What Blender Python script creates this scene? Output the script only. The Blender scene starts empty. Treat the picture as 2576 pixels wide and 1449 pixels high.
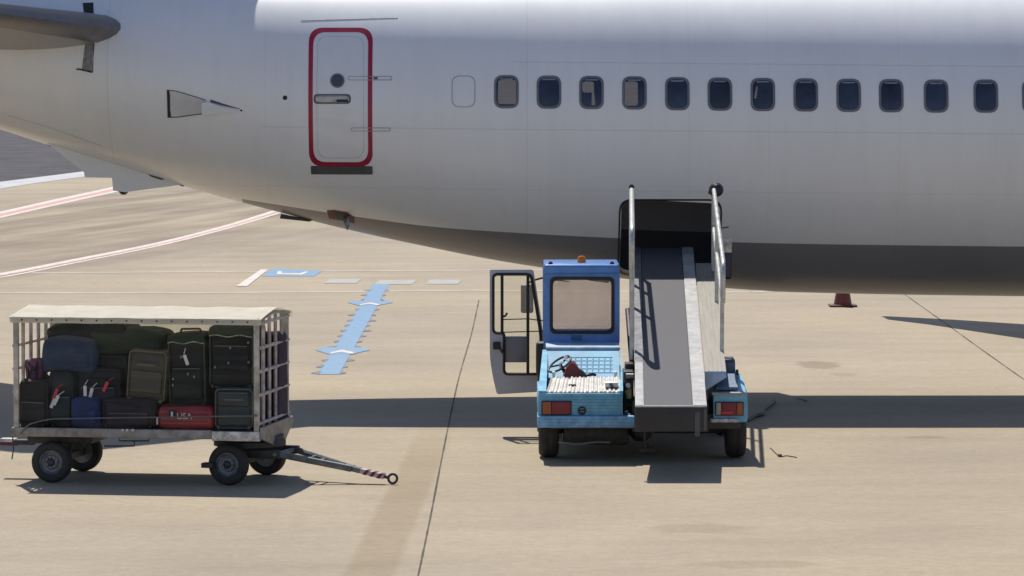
import bpy, bmesh, math, random
from mathutils import Vector, Matrix, noise
R = math.radians
random.seed(7)
S = bpy.context.scene
COL = S.collection

# ------------------------------------------------------------------ camera
F = 10200.0                       # focal length in units of a 2576 px wide picture
CAM = Vector((0, 0, 4.2))
PITCH = math.atan(580.5 / F)
cd = bpy.data.cameras.new('camera'); cam = bpy.data.objects.new('camera', cd); COL.objects.link(cam)
cd.sensor_width = 36; cd.lens = 36 * F / 2576; cd.clip_start = 1; cd.clip_end = 6000
cam.location = CAM; cam.rotation_euler = (math.pi / 2 - PITCH, 0, 0)
S.camera = cam
# ------------------------------------------------------------------ world, sun, exposure
SUN_TO = Vector((-0.17, 0.58, 1.0)).normalized()
SUN_EL = math.asin(SUN_TO.z)
w = bpy.data.worlds.new('World'); S.world = w; w.use_nodes = True
nt = w.node_tree; bg = nt.nodes['Background']
sky = nt.nodes.new('ShaderNodeTexSky'); sky.sky_type = 'NISHITA'; sky.sun_disc = False
sky.sun_elevation = SUN_EL; sky.sun_rotation = math.atan2(SUN_TO.x, SUN_TO.y)
sky.dust_density = 0.4; sky.air_density = 1.0; sky.ozone_density = 2.2
wb = nt.nodes.new('ShaderNodeMix'); wb.data_type = 'RGBA'; wb.blend_type = 'MULTIPLY'; wb.inputs[0].default_value = 1.0
wb.inputs[7].default_value = (1.03, 0.965, 1.0, 1)          # slight magenta balance of the camera
nt.links.new(sky.outputs[0], wb.inputs[6]); nt.links.new(wb.outputs[2], bg.inputs[0]); bg.inputs[1].default_value = 0.110
sd = bpy.data.lights.new('sun', 'SUN'); sun = bpy.data.objects.new('sun', sd); COL.objects.link(sun)
sd.energy = 5.0; sd.angle = R(0.5); sd.color = (1.0, 0.955, 0.885)
sun.rotation_euler = SUN_TO.to_track_quat('Z', 'Y').to_euler(); sun.location = (-10, 60, 60)
S.view_settings.view_transform = 'Standard'; S.view_settings.look = 'None'
S.view_settings.exposure = 0.0; S.view_settings.gamma = 1.0
S.cycles.use_denoising = True
S.cycles.max_bounces = 8; S.cycles.transparent_max_bounces = 12

# ------------------------------------------------------------------ helpers: picture measurements to places
def ray(px, py):
    a = (px - 1288) / F; b = (724.5 - py) / F
    return Vector((a, math.cos(PITCH) + b * math.sin(PITCH), -math.sin(PITCH) + b * math.cos(PITCH)))
def U(px, py, Y):
    d = ray(px, py); return CAM + d * (Y / d.y)
def G(px, py, z=0.0):
    d = ray(px, py); return CAM + d * ((z - CAM.z) / d.z)

# ------------------------------------------------------------------ materials
def inp(n, *names):
    for k in names:
        if k in n.inputs: return n.inputs[k]
MATS = {}
def mat(name, col, rough=0.5, metal=0.0, var=0.12, scale=4.0, bump=0.0, coat=0.0, spec=0.5, detail=6.0, stretch=(1, 1, 1), tint=None, rvar=0.1):
    if name in MATS: return MATS[name]
    m = bpy.data.materials.new(name); m.use_nodes = True
    n = m.node_tree.nodes; l = m.node_tree.links; b = n['Principled BSDF']
    b.inputs['Metallic'].default_value = metal
    b.inputs['Specular IOR Level'].default_value = spec
    if coat: b.inputs['Coat Weight'].default_value = coat; b.inputs['Coat Roughness'].default_value = 0.08
    tc = n.new('ShaderNodeTexCoord'); mp = n.new('ShaderNodeMapping'); mp.inputs['Scale'].default_value = stretch
    l.new(tc.outputs['Object'], mp.inputs[0])
    t = n.new('ShaderNodeTexNoise'); t.inputs['Scale'].default_value = scale; t.inputs['Detail'].default_value = detail; t.inputs['Roughness'].default_value = 0.65
    l.new(mp.outputs[0], t.inputs['Vector'])
    r = n.new('ShaderNodeValToRGB')
    lo = tuple(c * (1 - var * 1.6) for c in col); hi = tuple(min(1, c * (1 + var)) for c in col)
    if tint: lo = tint
    r.color_ramp.elements[0].position = 0.3; r.color_ramp.elements[0].color = (*lo, 1)
    r.color_ramp.elements[1].position = 0.68; r.color_ramp.elements[1].color = (*hi, 1)
    l.new(t.outputs['Fac'], r.inputs[0]); l.new(r.outputs[0], b.inputs['Base Color'])
    mr = n.new('ShaderNodeMapRange'); mr.inputs[3].default_value = max(0.03, rough - rvar); mr.inputs[4].default_value = min(1, rough + rvar)
    l.new(t.outputs['Fac'], mr.inputs[0]); l.new(mr.outputs[0], b.inputs['Roughness'])
    if bump:
        bp = n.new('ShaderNodeBump'); bp.inputs['Strength'].default_value = bump; bp.inputs['Distance'].default_value = 0.01
        t2 = n.new('ShaderNodeTexNoise'); t2.inputs['Scale'].default_value = scale * 8; t2.inputs['Detail'].default_value = 4
        l.new(mp.outputs[0], t2.inputs['Vector']); l.new(t2.outputs['Fac'], bp.inputs['Height']); l.new(bp.outputs[0], b.inputs['Normal'])
    MATS[name] = m; return m
def glass_mat(name, tint, refl=0.12, dust=.30):
    m = bpy.data.materials.new(name); m.use_nodes = True
    n = m.node_tree.nodes; l = m.node_tree.links; n.remove(n['Principled BSDF'])
    tr = n.new('ShaderNodeBsdfTransparent'); tr.inputs[0].default_value = (*tint, 1)
    gl = n.new('ShaderNodeBsdfGlossy'); gl.inputs['Roughness'].default_value = 0.05
    df = n.new('ShaderNodeBsdfTranslucent'); df.inputs[0].default_value = (.62, .62, .63, 1)
    t = n.new('ShaderNodeTexNoise'); t.inputs['Scale'].default_value = 5; tc = n.new('ShaderNodeTexCoord'); l.new(tc.outputs['Object'], t.inputs['Vector'])
    mr = n.new('ShaderNodeMapRange'); mr.inputs[3].default_value = 0.06; mr.inputs[3].default_value = dust * .2; mr.inputs[4].default_value = dust; l.new(t.outputs['Fac'], mr.inputs[0])
    mx = n.new('ShaderNodeMixShader'); l.new(mr.outputs[0], mx.inputs[0]); l.new(tr.outputs[0], mx.inputs[1]); l.new(df.outputs[0], mx.inputs[2])
    m2 = n.new('ShaderNodeMixShader'); m2.inputs[0].default_value = refl; l.new(mx.outputs[0], m2.inputs[1]); l.new(gl.outputs[0], m2.inputs[2])
    l.new(m2.outputs[0], n['Material Output'].inputs[0]); return m

# ------------------------------------------------------------------ mesh helpers (all in world coordinates)
WM = {}
def thing(name, label, cat, M=None, group=None):
    o = bpy.data.objects.new(name, None); COL.objects.link(o); o.empty_display_size = 0.2
    M = M or Matrix(); o.matrix_world = M; WM[o] = M.copy()
    o['label'] = label; o['category'] = cat
    if group: o['group'] = group
    return o
def part(name, bm, m, parent=None, smooth=True, local=False, kind=None, label=None, angle=38):
    me = bpy.data.meshes.new(name)
    if parent is not None and not local: bm.transform(WM[parent].inverted())
    bmesh.ops.recalc_face_normals(bm, faces=bm.faces)
    for f in bm.faces: f.smooth = smooth
    if smooth:
        for e in bm.edges:
            if len(e.link_faces) == 2 and e.calc_face_angle(0) > R(angle): e.smooth = False
    bm.to_mesh(me); bm.free()
    for mm in (m if isinstance(m, (list, tuple)) else [m]): me.materials.append(mm)
    o = bpy.data.objects.new(name, me); COL.objects.link(o)
    if parent is not None:
        o.parent = parent; WM[o] = WM[parent]
    else: WM[o] = Matrix()
    if kind: o['kind'] = kind
    if label: o['label'] = label
    return o
def B(): return bmesh.new()
def box(bm, lo, hi, bev=0.0, M=None, seg=2):
    lo = Vector(lo); hi = Vector(hi)
    r = bmesh.ops.create_cube(bm, size=1.0); vs = r['verts']
    c = (lo + hi) / 2; s = hi - lo
    for v in vs: v.co = Vector((v.co.x * s.x, v.co.y * s.y, v.co.z * s.z)) + c
    if bev > 0:
        es = list({e for v in vs for e in v.link_edges})
        rr = bmesh.ops.bevel(bm, geom=es, offset=min(bev, min(abs(s.x), abs(s.y), abs(s.z)) * .49), segments=seg, affect='EDGES', profile=0.6)
        vs = list({v for f in rr['faces'] for v in f.verts} | {v for v in vs if v.is_valid})
    if M is not None: bmesh.ops.transform(bm, matrix=M, verts=vs)
    return vs
def pbox(bm, x0, y0, x1, y1, d, depth, bev=0.0):
    a = U(x0, y1, d); b = U(x1, y0, d)
    return box(bm, (a.x, d, a.z), (b.x, d + depth, b.z), bev)
def tube(bm, pts, r, n=8, closed=False):
    pts = [Vector(p) for p in pts]; N = len(pts); rings = []
    up = Vector((0.13, 0.21, 0.97))
    for i, p in enumerate(pts):
        a = pts[(i - 1) % N] if (closed or i > 0) else p; b = pts[(i + 1) % N] if (closed or i < N - 1) else p
        t = (b - a).normalized()
        u = t.cross(up)
        if u.length < 0.1: u = t.cross(Vector((1, 0, 0)))
        u.normalize(); v = u.cross(t)
        rr = r[i] if isinstance(r, (list, tuple)) else r
        rings.append([bm.verts.new(p + (u * math.cos(k * 2 * math.pi / n) + v * math.sin(k * 2 * math.pi / n)) * rr) for k in range(n)])
    for i in range(N if closed else N - 1):
        A = rings[i]; Bq = rings[(i + 1) % N]
        for k in range(n): bm.faces.new((A[k], A[(k + 1) % n], Bq[(k + 1) % n], Bq[k]))
    if not closed:
        bm.faces.new(rings[0][::-1]); bm.faces.new(rings[-1])
def bend(pts, r=0.06, n=5):
    """round the corners of a polyline"""
    pts = [Vector(p) for p in pts]; out = [pts[0]]
    for i in range(1, len(pts) - 1):
        a, b, c = pts[i - 1], pts[i], pts[i + 1]
        q = min(r, (a - b).length * .45, (c - b).length * .45)
        p0 = b + (a - b).normalized() * q; p1 = b + (c - b).normalized() * q
        for k in range(n + 1):
            t = k / n; out.append(p0.lerp(b, t).lerp(b.lerp(p1, t), t))
    out.append(pts[-1]); return out
def lathe(bm, prof, c, axis, n=28, closed=False):
    c = Vector(c); ax = Vector(axis).normalized()
    u = ax.cross(Vector((0, 0, 1)));
    if u.length < .1: u = ax.cross(Vector((1, 0, 0)))
    u.normalize(); v = ax.cross(u); rings = []
    for (r, h) in prof:
        rings.append([bm.verts.new(c + ax * h + (u * math.cos(k * 2 * math.pi / n) + v * math.sin(k * 2 * math.pi / n)) * max(r, 1e-4)) for k in range(n)])
    L = len(rings)
    for i in range(L if closed else L - 1):
        A = rings[i]; Bq = rings[(i + 1) % L]
        for k in range(n): bm.faces.new((A[k], A[(k + 1) % n], Bq[(k + 1) % n], Bq[k]))
    if not closed:
        bm.faces.new(rings[0][::-1]); bm.faces.new(rings[-1])
def rpoly(pts, r=0.05, n=5):
    """2D polygon with rounded corners"""
    out = []; N = len(pts)
    for i in range(N):
        a = Vector(pts[i - 1]); b = Vector(pts[i]); c = Vector(pts[(i + 1) % N])
        rr = r[i] if isinstance(r, (list, tuple)) else r
        q = min(rr, (a - b).length * .48, (c - b).length * .48)
        if q < 1e-5: out.append((b.x, b.y)); continue
        p0 = b + (a - b).normalized() * q; p1 = b + (c - b).normalized() * q
        for k in range(n + 1):
            t = k / n; p = p0.lerp(b, t).lerp(b.lerp(p1, t), t); out.append((p.x, p.y))
    return out
def rrect(cx, cz, wx, hz, r, n=6):
    return rpoly([(cx - wx / 2, cz - hz / 2), (cx + wx / 2, cz - hz / 2), (cx + wx / 2, cz + hz / 2), (cx - wx / 2, cz + hz / 2)], r, n)
def plate(bm, outer, holes, y0, thick, f=None):
    """flat plate in the x-z plane with holes, from depth y0 to y0+thick; f maps (x,y,z)"""
    f = f or (lambda x, y, z: Vector((x, y, z)))
    edges = []; loops = [outer] + list(holes)
    for lp in loops:
        vs = [bm.verts.new((x, 0, z)) for x, z in lp]
        for i in range(len(vs)): edges.append(bm.edges.new((vs[i], vs[(i + 1) % len(vs)])))
    r = bmesh.ops.triangle_fill(bm, use_beauty=True, use_dissolve=False, edges=edges, normal=(0, -1, 0))
    fs = [g for g in r['geom'] if isinstance(g, bmesh.types.BMFace)]
    e = bmesh.ops.extrude_face_region(bm, geom=fs)
    nv = [g for g in e['geom'] if isinstance(g, bmesh.types.BMVert)]; ns = set(nv)
    allv = {v for fc in fs for v in fc.verts} | ns
    for v in allv:
        v.co = f(v.co.x, y0 + (thick if v in ns else 0.0), v.co.z)
def ring_frame(bm, outl, wid, y0, thick, f=None):
    cx = sum(p[0] for p in outl) / len(outl); cz = sum(p[1] for p in outl) / len(outl)
    xs = max(p[0] for p in outl) - cx; zs = max(p[1] for p in outl) - cz
    inn = [(cx + (p[0] - cx) * (1 - wid / xs), cz + (p[1] - cz) * (1 - wid / zs)) for p in outl]
    plate(bm, outl, [inn], y0, thick, f)
def sheet(bm, pts, z):
    bm.faces.new([bm.verts.new((p[0], p[1], z)) for p in pts])
def strip(bm, line, wid, z, wob=0.0):
    line = [Vector((p[0], p[1], 0)) for p in line]; L = []; Rr = []
    for i, p in enumerate(line):
        t = (line[min(i + 1, len(line) - 1)] - line[max(i - 1, 0)]).normalized(); nn = Vector((-t.y, t.x, 0))
        q = wid * (1 + wob * random.uniform(-1, 1)) / 2
        L.append(bm.verts.new((p.x + nn.x * q, p.y + nn.y * q, z))); Rr.append(bm.verts.new((p.x - nn.x * q, p.y - nn.y * q, z)))
    for i in range(len(line) - 1): bm.faces.new((L[i], Rr[i], Rr[i + 1], L[i + 1]))
def spline(pts, n=10):
    pts = [Vector(p).to_3d() if len(p) == 2 else Vector(p) for p in pts]; out = []
    for i in range(len(pts) - 1):
        p0 = pts[max(i - 1, 0)]; p1 = pts[i]; p2 = pts[i + 1]; p3 = pts[min(i + 2, len(pts) - 1)]
        for k in range(n):
            t = k / n
            out.append(.5 * ((2 * p1) + (p2 - p0) * t + (2 * p0 - 5 * p1 + 4 * p2 - p3) * t * t + (3 * p1 - p0 - 3 * p2 + p3) * t ** 3))
    out.append(pts[-1]); return out
def interp(x, tab):
    """monotone-ish cubic table"""
    if x <= tab[0][0]: return tab[0][1]
    if x >= tab[-1][0]: return tab[-1][1]
    for i in range(len(tab) - 1):
        if tab[i][0] <= x <= tab[i + 1][0]:
            x0, y0 = tab[i]; x1, y1 = tab[i + 1]; h = x1 - x0; t = (x - x0) / h
            def sl(j):
                if j == 0: return (tab[1][1] - tab[0][1]) / (tab[1][0] - tab[0][0])
                if j == len(tab) - 1: return (tab[-1][1] - tab[-2][1]) / (tab[-1][0] - tab[-2][0])
                a = (tab[j][1] - tab[j - 1][1]) / (tab[j][0] - tab[j - 1][0]); b = (tab[j + 1][1] - tab[j][1]) / (tab[j + 1][0] - tab[j][0])
                return 0 if a * b <= 0 else 2 * a * b / (a + b)
            m0, m1 = sl(i) * h, sl(i + 1) * h
            return (2 * t ** 3 - 3 * t * t + 1) * y0 + (t ** 3 - 2 * t * t + t) * m0 + (-2 * t ** 3 + 3 * t * t) * y1 + (t ** 3 - t * t) * m1

# ================================================================== GROUND
def ground_material():
    m = bpy.data.materials.new('concrete_apron'); m.use_nodes = True
    n = m.node_tree.nodes; l = m.node_tree.links; b = n['Principled BSDF']
    geo = n.new('ShaderNodeNewGeometry')
    def nz(scale, det, st=(1, 1, 1), rot=0, ro=.6):
        mp = n.new('ShaderNodeMapping'); mp.vector_type = 'TEXTURE'; mp.inputs['Scale'].default_value = tuple(1 / v for v in st); mp.inputs['Rotation'].default_value = (0, 0, rot)
        l.new(geo.outputs['Position'], mp.inputs[0])
        t = n.new('ShaderNodeTexNoise'); t.inputs['Scale'].default_value = scale; t.inputs['Detail'].default_value = det; t.inputs['Roughness'].default_value = ro
        l.new(mp.outputs[0], t.inputs['Vector']); return t.outputs['Fac']
    def ramp(fac, p0, c0, p1, c1):
        r = n.new('ShaderNodeValToRGB'); e = r.color_ramp.elements
        e[0].position = p0; e[0].color = (*c0, 1); e[1].position = p1; e[1].color = (*c1, 1); l.new(fac, r.inputs[0]); return r.outputs[0]
    def mix(mode, fac, a, bb):
        x = n.new('ShaderNodeMix'); x.data_type = 'RGBA'; x.blend_type = mode
        if isinstance(fac, float): x.inputs[0].default_value = fac
        else: l.new(fac, x.inputs[0])
        l.new(a, x.inputs[6]); l.new(bb, x.inputs[7]); return x.outputs[2]
    base = ramp(nz(.35, 5), .3, (.350, .291, .209), .7, (.405, .338, .245))
    fine = ramp(nz(7, 6, (1, 1, 1)), .25, (.88, .88, .88), .72, (1.05, 1.05, 1.05))
    strk = ramp(nz(1.3, 5, (.25, 1, 1), .05), .32, (.955, .952, .95), .62, (1.02, 1.02, 1.02))
    big = ramp(nz(.09, 3), .35, (.90, .90, .92), .65, (1.05, 1.04, 1.0))
    spots = ramp(nz(2.6, 3, (1, 1, 1), 0, .5), .70, (1, 1, 1), .80, (.80, .77, .74))
    c = mix('MULTIPLY', 1.0, base, fine); c = mix('MULTIPLY', 1.0, c, strk); c = mix('MULTIPLY', 1.0, c, big); c = mix('MULTIPLY', .8, c, spots)
    grit = ramp(nz(34, 4, (.6, 1, 1), 0, .75), .30, (.86, .86, .86), .70, (1.10, 1.10, 1.09)); c = mix('MULTIPLY', 1.0, c, grit)
    patchy = ramp(nz(.8, 7, (.35, 1, 1), .12, .7), .36, (.95, .947, .943), .60, (1.02, 1.02, 1.02)); c = mix('MULTIPLY', 1.0, c, patchy)
    sp = n.new('ShaderNodeSeparateXYZ'); l.new(geo.outputs['Position'], sp.inputs[0])
    def math_(op, a, bb=None):
        q = n.new('ShaderNodeMath'); q.operation = op
        for i, v in enumerate((a, bb)):
            if v is None: continue
            if isinstance(v, (int, float)): q.inputs[i].default_value = v
            else: l.new(v, q.inputs[i])
        return q.outputs[0]
    def blob(cx, cy, rx, ry):
        dx = math_('DIVIDE', math_('SUBTRACT', sp.outputs[0], cx), rx); dy = math_('DIVIDE', math_('SUBTRACT', sp.outputs[1], cy), ry)
        dd = math_('ADD', math_('MULTIPLY', dx, dx), math_('MULTIPLY', dy, dy))
        dd = math_('ADD', dd, math_('MULTIPLY', math_('SUBTRACT', nz(4, 4), .5), 2.2))
        q = n.new('ShaderNodeMapRange'); q.inputs[1].default_value = 1.1; q.inputs[2].default_value = .5; l.new(dd, q.inputs[0]); return q.outputs[0]
    def dark(c, fac, col):
        v = n.new('ShaderNodeRGB'); v.outputs[0].default_value = (*col, 1); return mix('MULTIPLY', fac, c, v.outputs[0])
    p = G(2058, 918); c = dark(c, blob(p.x, p.y, .32, .75), (.72, .68, .64))
    for (qx, qy, rx, ry) in ((2120, 942, .2, .3), (2330, 1100, .25, .2), (1345, 980, .5, .25), (1760, 1330, .5, .4), (1900, 1420, .6, .3)):
        p = G(qx, qy); c = dark(c, blob(p.x, p.y, rx, ry), (.86, .84, .82))
    # tyre-darkened track along the far taxi lane
    a = G(0, 590); bq = G(640, 505); dirv = (bq - a).normalized(); nx, ny = -dirv.y, dirv.x
    dist = math_('ADD', math_('MULTIPLY', math_('SUBTRACT', sp.outputs[0], a.x), nx), math_('MULTIPLY', math_('SUBTRACT', sp.outputs[1], a.y), ny))
    dist = math_('ADD', dist, math_('MULTIPLY', math_('SUBTRACT', nz(.5, 4), .5), 5.0))
    wv = n.new('ShaderNodeMapRange'); wv.inputs[1].default_value = 9.0; wv.inputs[2].default_value = 4.0; l.new(math_('ABSOLUTE', dist), wv.inputs[0])
    lim = n.new('ShaderNodeMapRange'); lim.inputs[1].default_value = -1.5; lim.inputs[2].default_value = -4.5; l.new(sp.outputs[0], lim.inputs[0])
    st2 = n.new('ShaderNodeMapRange'); st2.inputs[1].default_value = .35; st2.inputs[2].default_value = .6
    l.new(nz(.9, 5, (.06, 1, 1), math.atan2(dirv.y, dirv.x)), st2.inputs[0])
    f = math_('MULTIPLY', math_('MULTIPLY', wv.outputs[0], lim.outputs[0]), st2.outputs[0])
    c = dark(c, f, (.66, .63, .62))
    # worn brown band running beside the left joint
    a = G(925, 1449); bq = G(1118, 1040); dv = (bq - a).normalized(); nx, ny = -dv.y, dv.x
    dist = math_('ADD', math_('MULTIPLY', math_('SUBTRACT', sp.outputs[0], a.x), nx), math_('MULTIPLY', math_('SUBTRACT', sp.outputs[1], a.y), ny))
    dist = math_('ADD', math_('ABSOLUTE', dist), math_('MULTIPLY', math_('SUBTRACT', nz(2.5, 6), .5), .10))
    bw = n.new('ShaderNodeMapRange'); bw.inputs[1].default_value = .235; bw.inputs[2].default_value = .17; l.new(dist, bw.inputs[0])
    fd = n.new('ShaderNodeMapRange'); fd.inputs[1].default_value = 47.0; fd.inputs[2].default_value = 42.0; l.new(sp.outputs[1], fd.inputs[0])
    c = dark(c, math_('MULTIPLY', bw.outputs[0], fd.outputs[0]), (.865, .835, .775))
    l.new(c, b.inputs['Base Color']); b.inputs['Roughness'].default_value = .85; b.inputs['Specular IOR Level'].default_value = .25
    bp = n.new('ShaderNodeBump'); bp.inputs['Strength'].default_value = .18; bp.inputs['Distance'].default_value = .012
    l.new(nz(22, 5), bp.inputs['Height']); l.new(bp.outputs[0], b.inputs['Normal'])
    return m
bm = B(); sheet(bm, [(-1500, -300), (1500, -300), (1500, 3000), (-1500, 3000)], 0)
part('ground', bm, ground_material(), kind='structure')

M_WHITE_PAINT = mat('white_road_paint', (.68, .62, .57), .75, var=.14, scale=5, tint=(.46, .39, .32), spec=.12)
M_FADED = mat('faded_road_paint', (.50, .455, .38), .8, var=.10, scale=2, tint=(.40, .35, .27), spec=.12)
M_PINK = mat('faded_red_road_paint', (.60, .36, .32), .8, var=.2, scale=3, spec=.12)
M_BLUE_PAINT = mat('blue_road_paint', (.185, .315, .46), .75, var=.12, scale=7, tint=(.22, .28, .34), spec=.12)
M_BLUE_DARK = mat('worn_blue_road_paint', (.20, .22, .25), .8, var=.2, scale=6, spec=.12)
M_JOINT = mat('joint_filler', (.115, .10, .08), .95, var=.3, scale=2, spec=.12)
M_ASPHALT = mat('dark_asphalt', (.088, .082, .085), .9, var=.25, scale=.5, bump=.3, spec=.12)
M_REPAIR = mat('tan_repair_concrete', (.325, .272, .188), .9, var=.05, scale=.8, bump=.2, tint=(.295, .247, .170), spec=.12)
M_KERB = mat('pale_edge_concrete', (.50, .50, .50), .85, var=.12, scale=1, spec=.12)

def gl(pts): return [G(a, b) for a, b in pts]
# dark asphalt beyond the apron with its pale edge strip
bm = B(); e = gl([(-220, 500), (0, 462), (220, 432), (500, 396)])
sheet(bm, [(p.x, p.y) for p in e] + [(60, 900), (-400, 900), (-120, e[0].y)], .004)
part('asphalt_taxiway', bm, M_ASPHALT, kind='structure')
bm = B(); strip(bm, [(p.x, p.y) for p in spline(gl([(-220, 504), (0, 466), (220, 437), (500, 400)]), 8)], 1.5, .008)
part('taxiway_edge_strip', bm, M_KERB, kind='structure')
def gstrip(name, pts, wid, z, m, n=10, wob=0.0):
    bm = B(); strip(bm, [(p.x, p.y) for p in spline(gl(pts), n)], wid, z, wob); return part(name, bm, m, kind='structure')
gstrip('taxi_lane_line', [(-150, 571), (0, 537), (150, 503), (300, 470), (420, 440)], .40, .005, M_WHITE_PAINT)
gstrip('taxi_lane_line', [(-150, 575), (0, 541.5), (150, 507.5), (300, 474.5), (420, 445)], .30, .007, M_PINK)
gstrip('taxi_lane_line', [(-150, 579), (0, 546), (150, 512), (300, 479), (420, 450)], .28, .005, M_WHITE_PAINT)
C1 = [(-200, 716), (0, 690), (200, 652), (400, 612), (560, 572), (690, 532), (800, 495)]
C2 = [(-200, 722), (0, 698), (200, 659), (400, 618), (560, 578), (698, 537), (810, 499)]
gstrip('taxi_lane_line', C1, .24, .005, M_WHITE_PAINT)
gstrip('taxi_lane_line', [((a[0] + b[0]) / 2, (a[1] + b[1]) / 2) for a, b in zip(C1, C2)], .10, .007, M_PINK)
gstrip('taxi_lane_line', C2, .13, .005, M_WHITE_PAINT)
gstrip('stand_line', [(80, 687), (600, 683.5), (1230, 680), (2600, 671)], .30, .004, M_FADED, 20)
gstrip('stand_line', [(-200, 737), (400, 737), (850, 734), (1240, 731), (1850, 735), (2000, 732), (2900, 726)], .32, .004, M_FADED, 20)
# expansion joints
gstrip('pavement_joint', [(1205, 755), (1186, 840), (1160, 930), (1143, 1000), (1112, 1150), (1085, 1290), (1057, 1425), (1040, 1500)], .016, .004, M_JOINT, 14, .35)
gstrip('pavement_joint', [(2180, 668), (2275, 740), (2380, 815), (2470, 880), (2576, 955), (2700, 1040)], .018, .004, M_JOINT, 14, .5)
# blue walkway strip with toothed edges, cross bars and white arrow heads, running straight in depth
wx = -2.42
bm = B(); sheet(bm, [(wx - .16, 53.6), (wx + .13, 53.6), (wx + .15, 75.5), (wx - .16, 75.5)], .005)
for cy in (57.9, 69.2):
    sheet(bm, [(wx - .40, cy + .15), (wx - .16, cy - .75), (wx - .02, cy - .55), (wx + .13, cy - .75), (wx + .38, cy + .15), (wx + .30, cy + .65), (wx - .32, cy + .65)], .007)
sheet(bm, [(-4.80, 77.7), (-3.80, 77.7), (-3.72, 79.7), (-4.77, 80.6)], .005)
part('walkway_marking', bm, M_BLUE_PAINT, kind='structure')
bm = B()
y = 53.6; k = 0
while y < 74:
    for s_ in (-1, 1):
        a_ = wx + s_ * random.uniform(.12, .14); b_ = wx + s_ * random.uniform(.19, .26)
        sheet(bm, [(a_, y), (b_, y + .15), (b_, y + .34), (a_, y + .55)], .006)
    y += (1.15 + .02 * k) * random.uniform(.9, 1.1); k += 1
part('walkway_edge_marking', bm, M_BLUE_DARK, kind='structure')
bm = B()
for cy in (57.75, 69.0):
    sheet(bm, [(wx - .15, cy - .45), (wx - .01, cy - .12), (wx + .16, cy - .48), (wx + .18, cy - .22), (wx - .01, cy + .30), (wx - .16, cy - .20)], .010)
sheet(bm, [(-5.06, 74.3), (-4.86, 74.3), (-4.82, 80.2), (-4.97, 80.2)], .009)
sheet(bm, [(-4.55, 78.3), (-4.05, 78.2), (-3.98, 79.3), (-4.05, 79.3), (-4.12, 78.7), (-4.48, 78.75), (-4.52, 79.5), (-4.6, 79.5)], .009)
part('walkway_arrow_marking', bm, M_WHITE_PAINT, kind='structure')
bm = B()
for x0, x1, y0 in ((-3.5, -2.9, 75.3), (-2.55, -1.85, 74.9), (-1.6, -1.0, 75.0)):
    sheet(bm, [(x0, y0), (x1, y0), (x1 + .05, y0 + 1.5), (x0 + .05, y0 + 1.5)], .006)
part('walkway_dash_marking', bm, mat('faint_blue_paint', (.40, .41, .40), .8, var=.1, scale=4, tint=(.36, .33, .27), spec=.1), kind='structure')
# a few rubber scuffs
bm = B()
for (a, b) in (((2005, 1003), (2030, 1012)),):
    p = G(*a); q = G(*b); strip(bm, [(p.x, p.y), ((p.x + q.x) / 2 + .03, (p.y + q.y) / 2), (q.x, q.y)], .05, .004)
part('tyre_scuff', bm, M_JOINT, kind='structure')

# ================================================================== AIRPLANE
YC = 50.0
T_BOT = [(-11.5, 4.55), (-9, 4.0), (-7.5, 3.63), (-6.3, 3.31), (-5.77, 3.14), (-4.0, 2.60), (-3.18, 2.375), (-2.05, 2.085), (-1.2, 1.90), (-.28, 1.715), (.4, 1.605), (1.53, 1.455), (2.5, 1.365), (3.49, 1.305), (6.3, 1.255), (22, 1.12), (26, 1.7), (28.5, 2.6)]
T_TOP = [(-11.5, 5.05), (-9, 5.13), (-6.3, 5.22), (-3, 5.30), (0, 5.31), (6.3, 5.255), (22, 5.11), (26, 4.5), (28.5, 3.0)]
T_ZC = [(-11.5, 4.80), (-9, 4.55), (-6.3, 4.20), (-4, 3.86), (-2, 3.62), (0, 3.48), (2, 3.42), (6.3, 3.375), (22, 3.23), (26, 3.0), (28.5, 2.8)]
T_W = [(-11.5, .25), (-9, .62), (-6.3, 1.08), (-5, 1.30), (-3.2, 1.58), (-1.5, 1.76), (0, 1.84), (1.5, 1.88), (22, 1.88), (26, 1.3), (28.5, .2)]
def sec(x): return interp(x, T_ZC), interp(x, T_TOP), interp(x, T_BOT), interp(x, T_W)
def sp0(x, t):
    zc, zt, zb, wd = sec(x)
    s = math.sin(t); return Vector((x, YC - wd * math.cos(t), zc + (zt - zc if s > 0 else zc - zb) * s))
def surf(x, t, off=0.0):
    p = sp0(x, t)
    if off:
        a = sp0(x + .01, t) - sp0(x - .01, t); b = sp0(x, t + .005) - sp0(x, t - .005)
        nn = b.cross(a).normalized()
        if (p - Vector((x, YC, sec(x)[0]))).dot(nn) < 0: nn = -nn
        p = p + nn * off
    return p
def tz(x, z):
    zc, zt, zb, wd = sec(x); u = (z - zc) / (zt - zc if z > zc else zc - zb)
    return math.asin(max(-.999, min(.999, u)))
def P(px, py):
    Y = 48.2
    for _ in range(25):
        p = U(px, py, Y); Y = sp0(p.x, tz(p.x, p.z)).y
    p = U(px, py, Y); return (p.x, p.z)
def skin(p, off): return surf(p[0], tz(p[0], p[1]), off)

plane = thing('airplane', 'white passenger jet standing on the apron, seen from its tail side', 'airplane', Matrix.Translation((0, YC, 0)))

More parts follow.
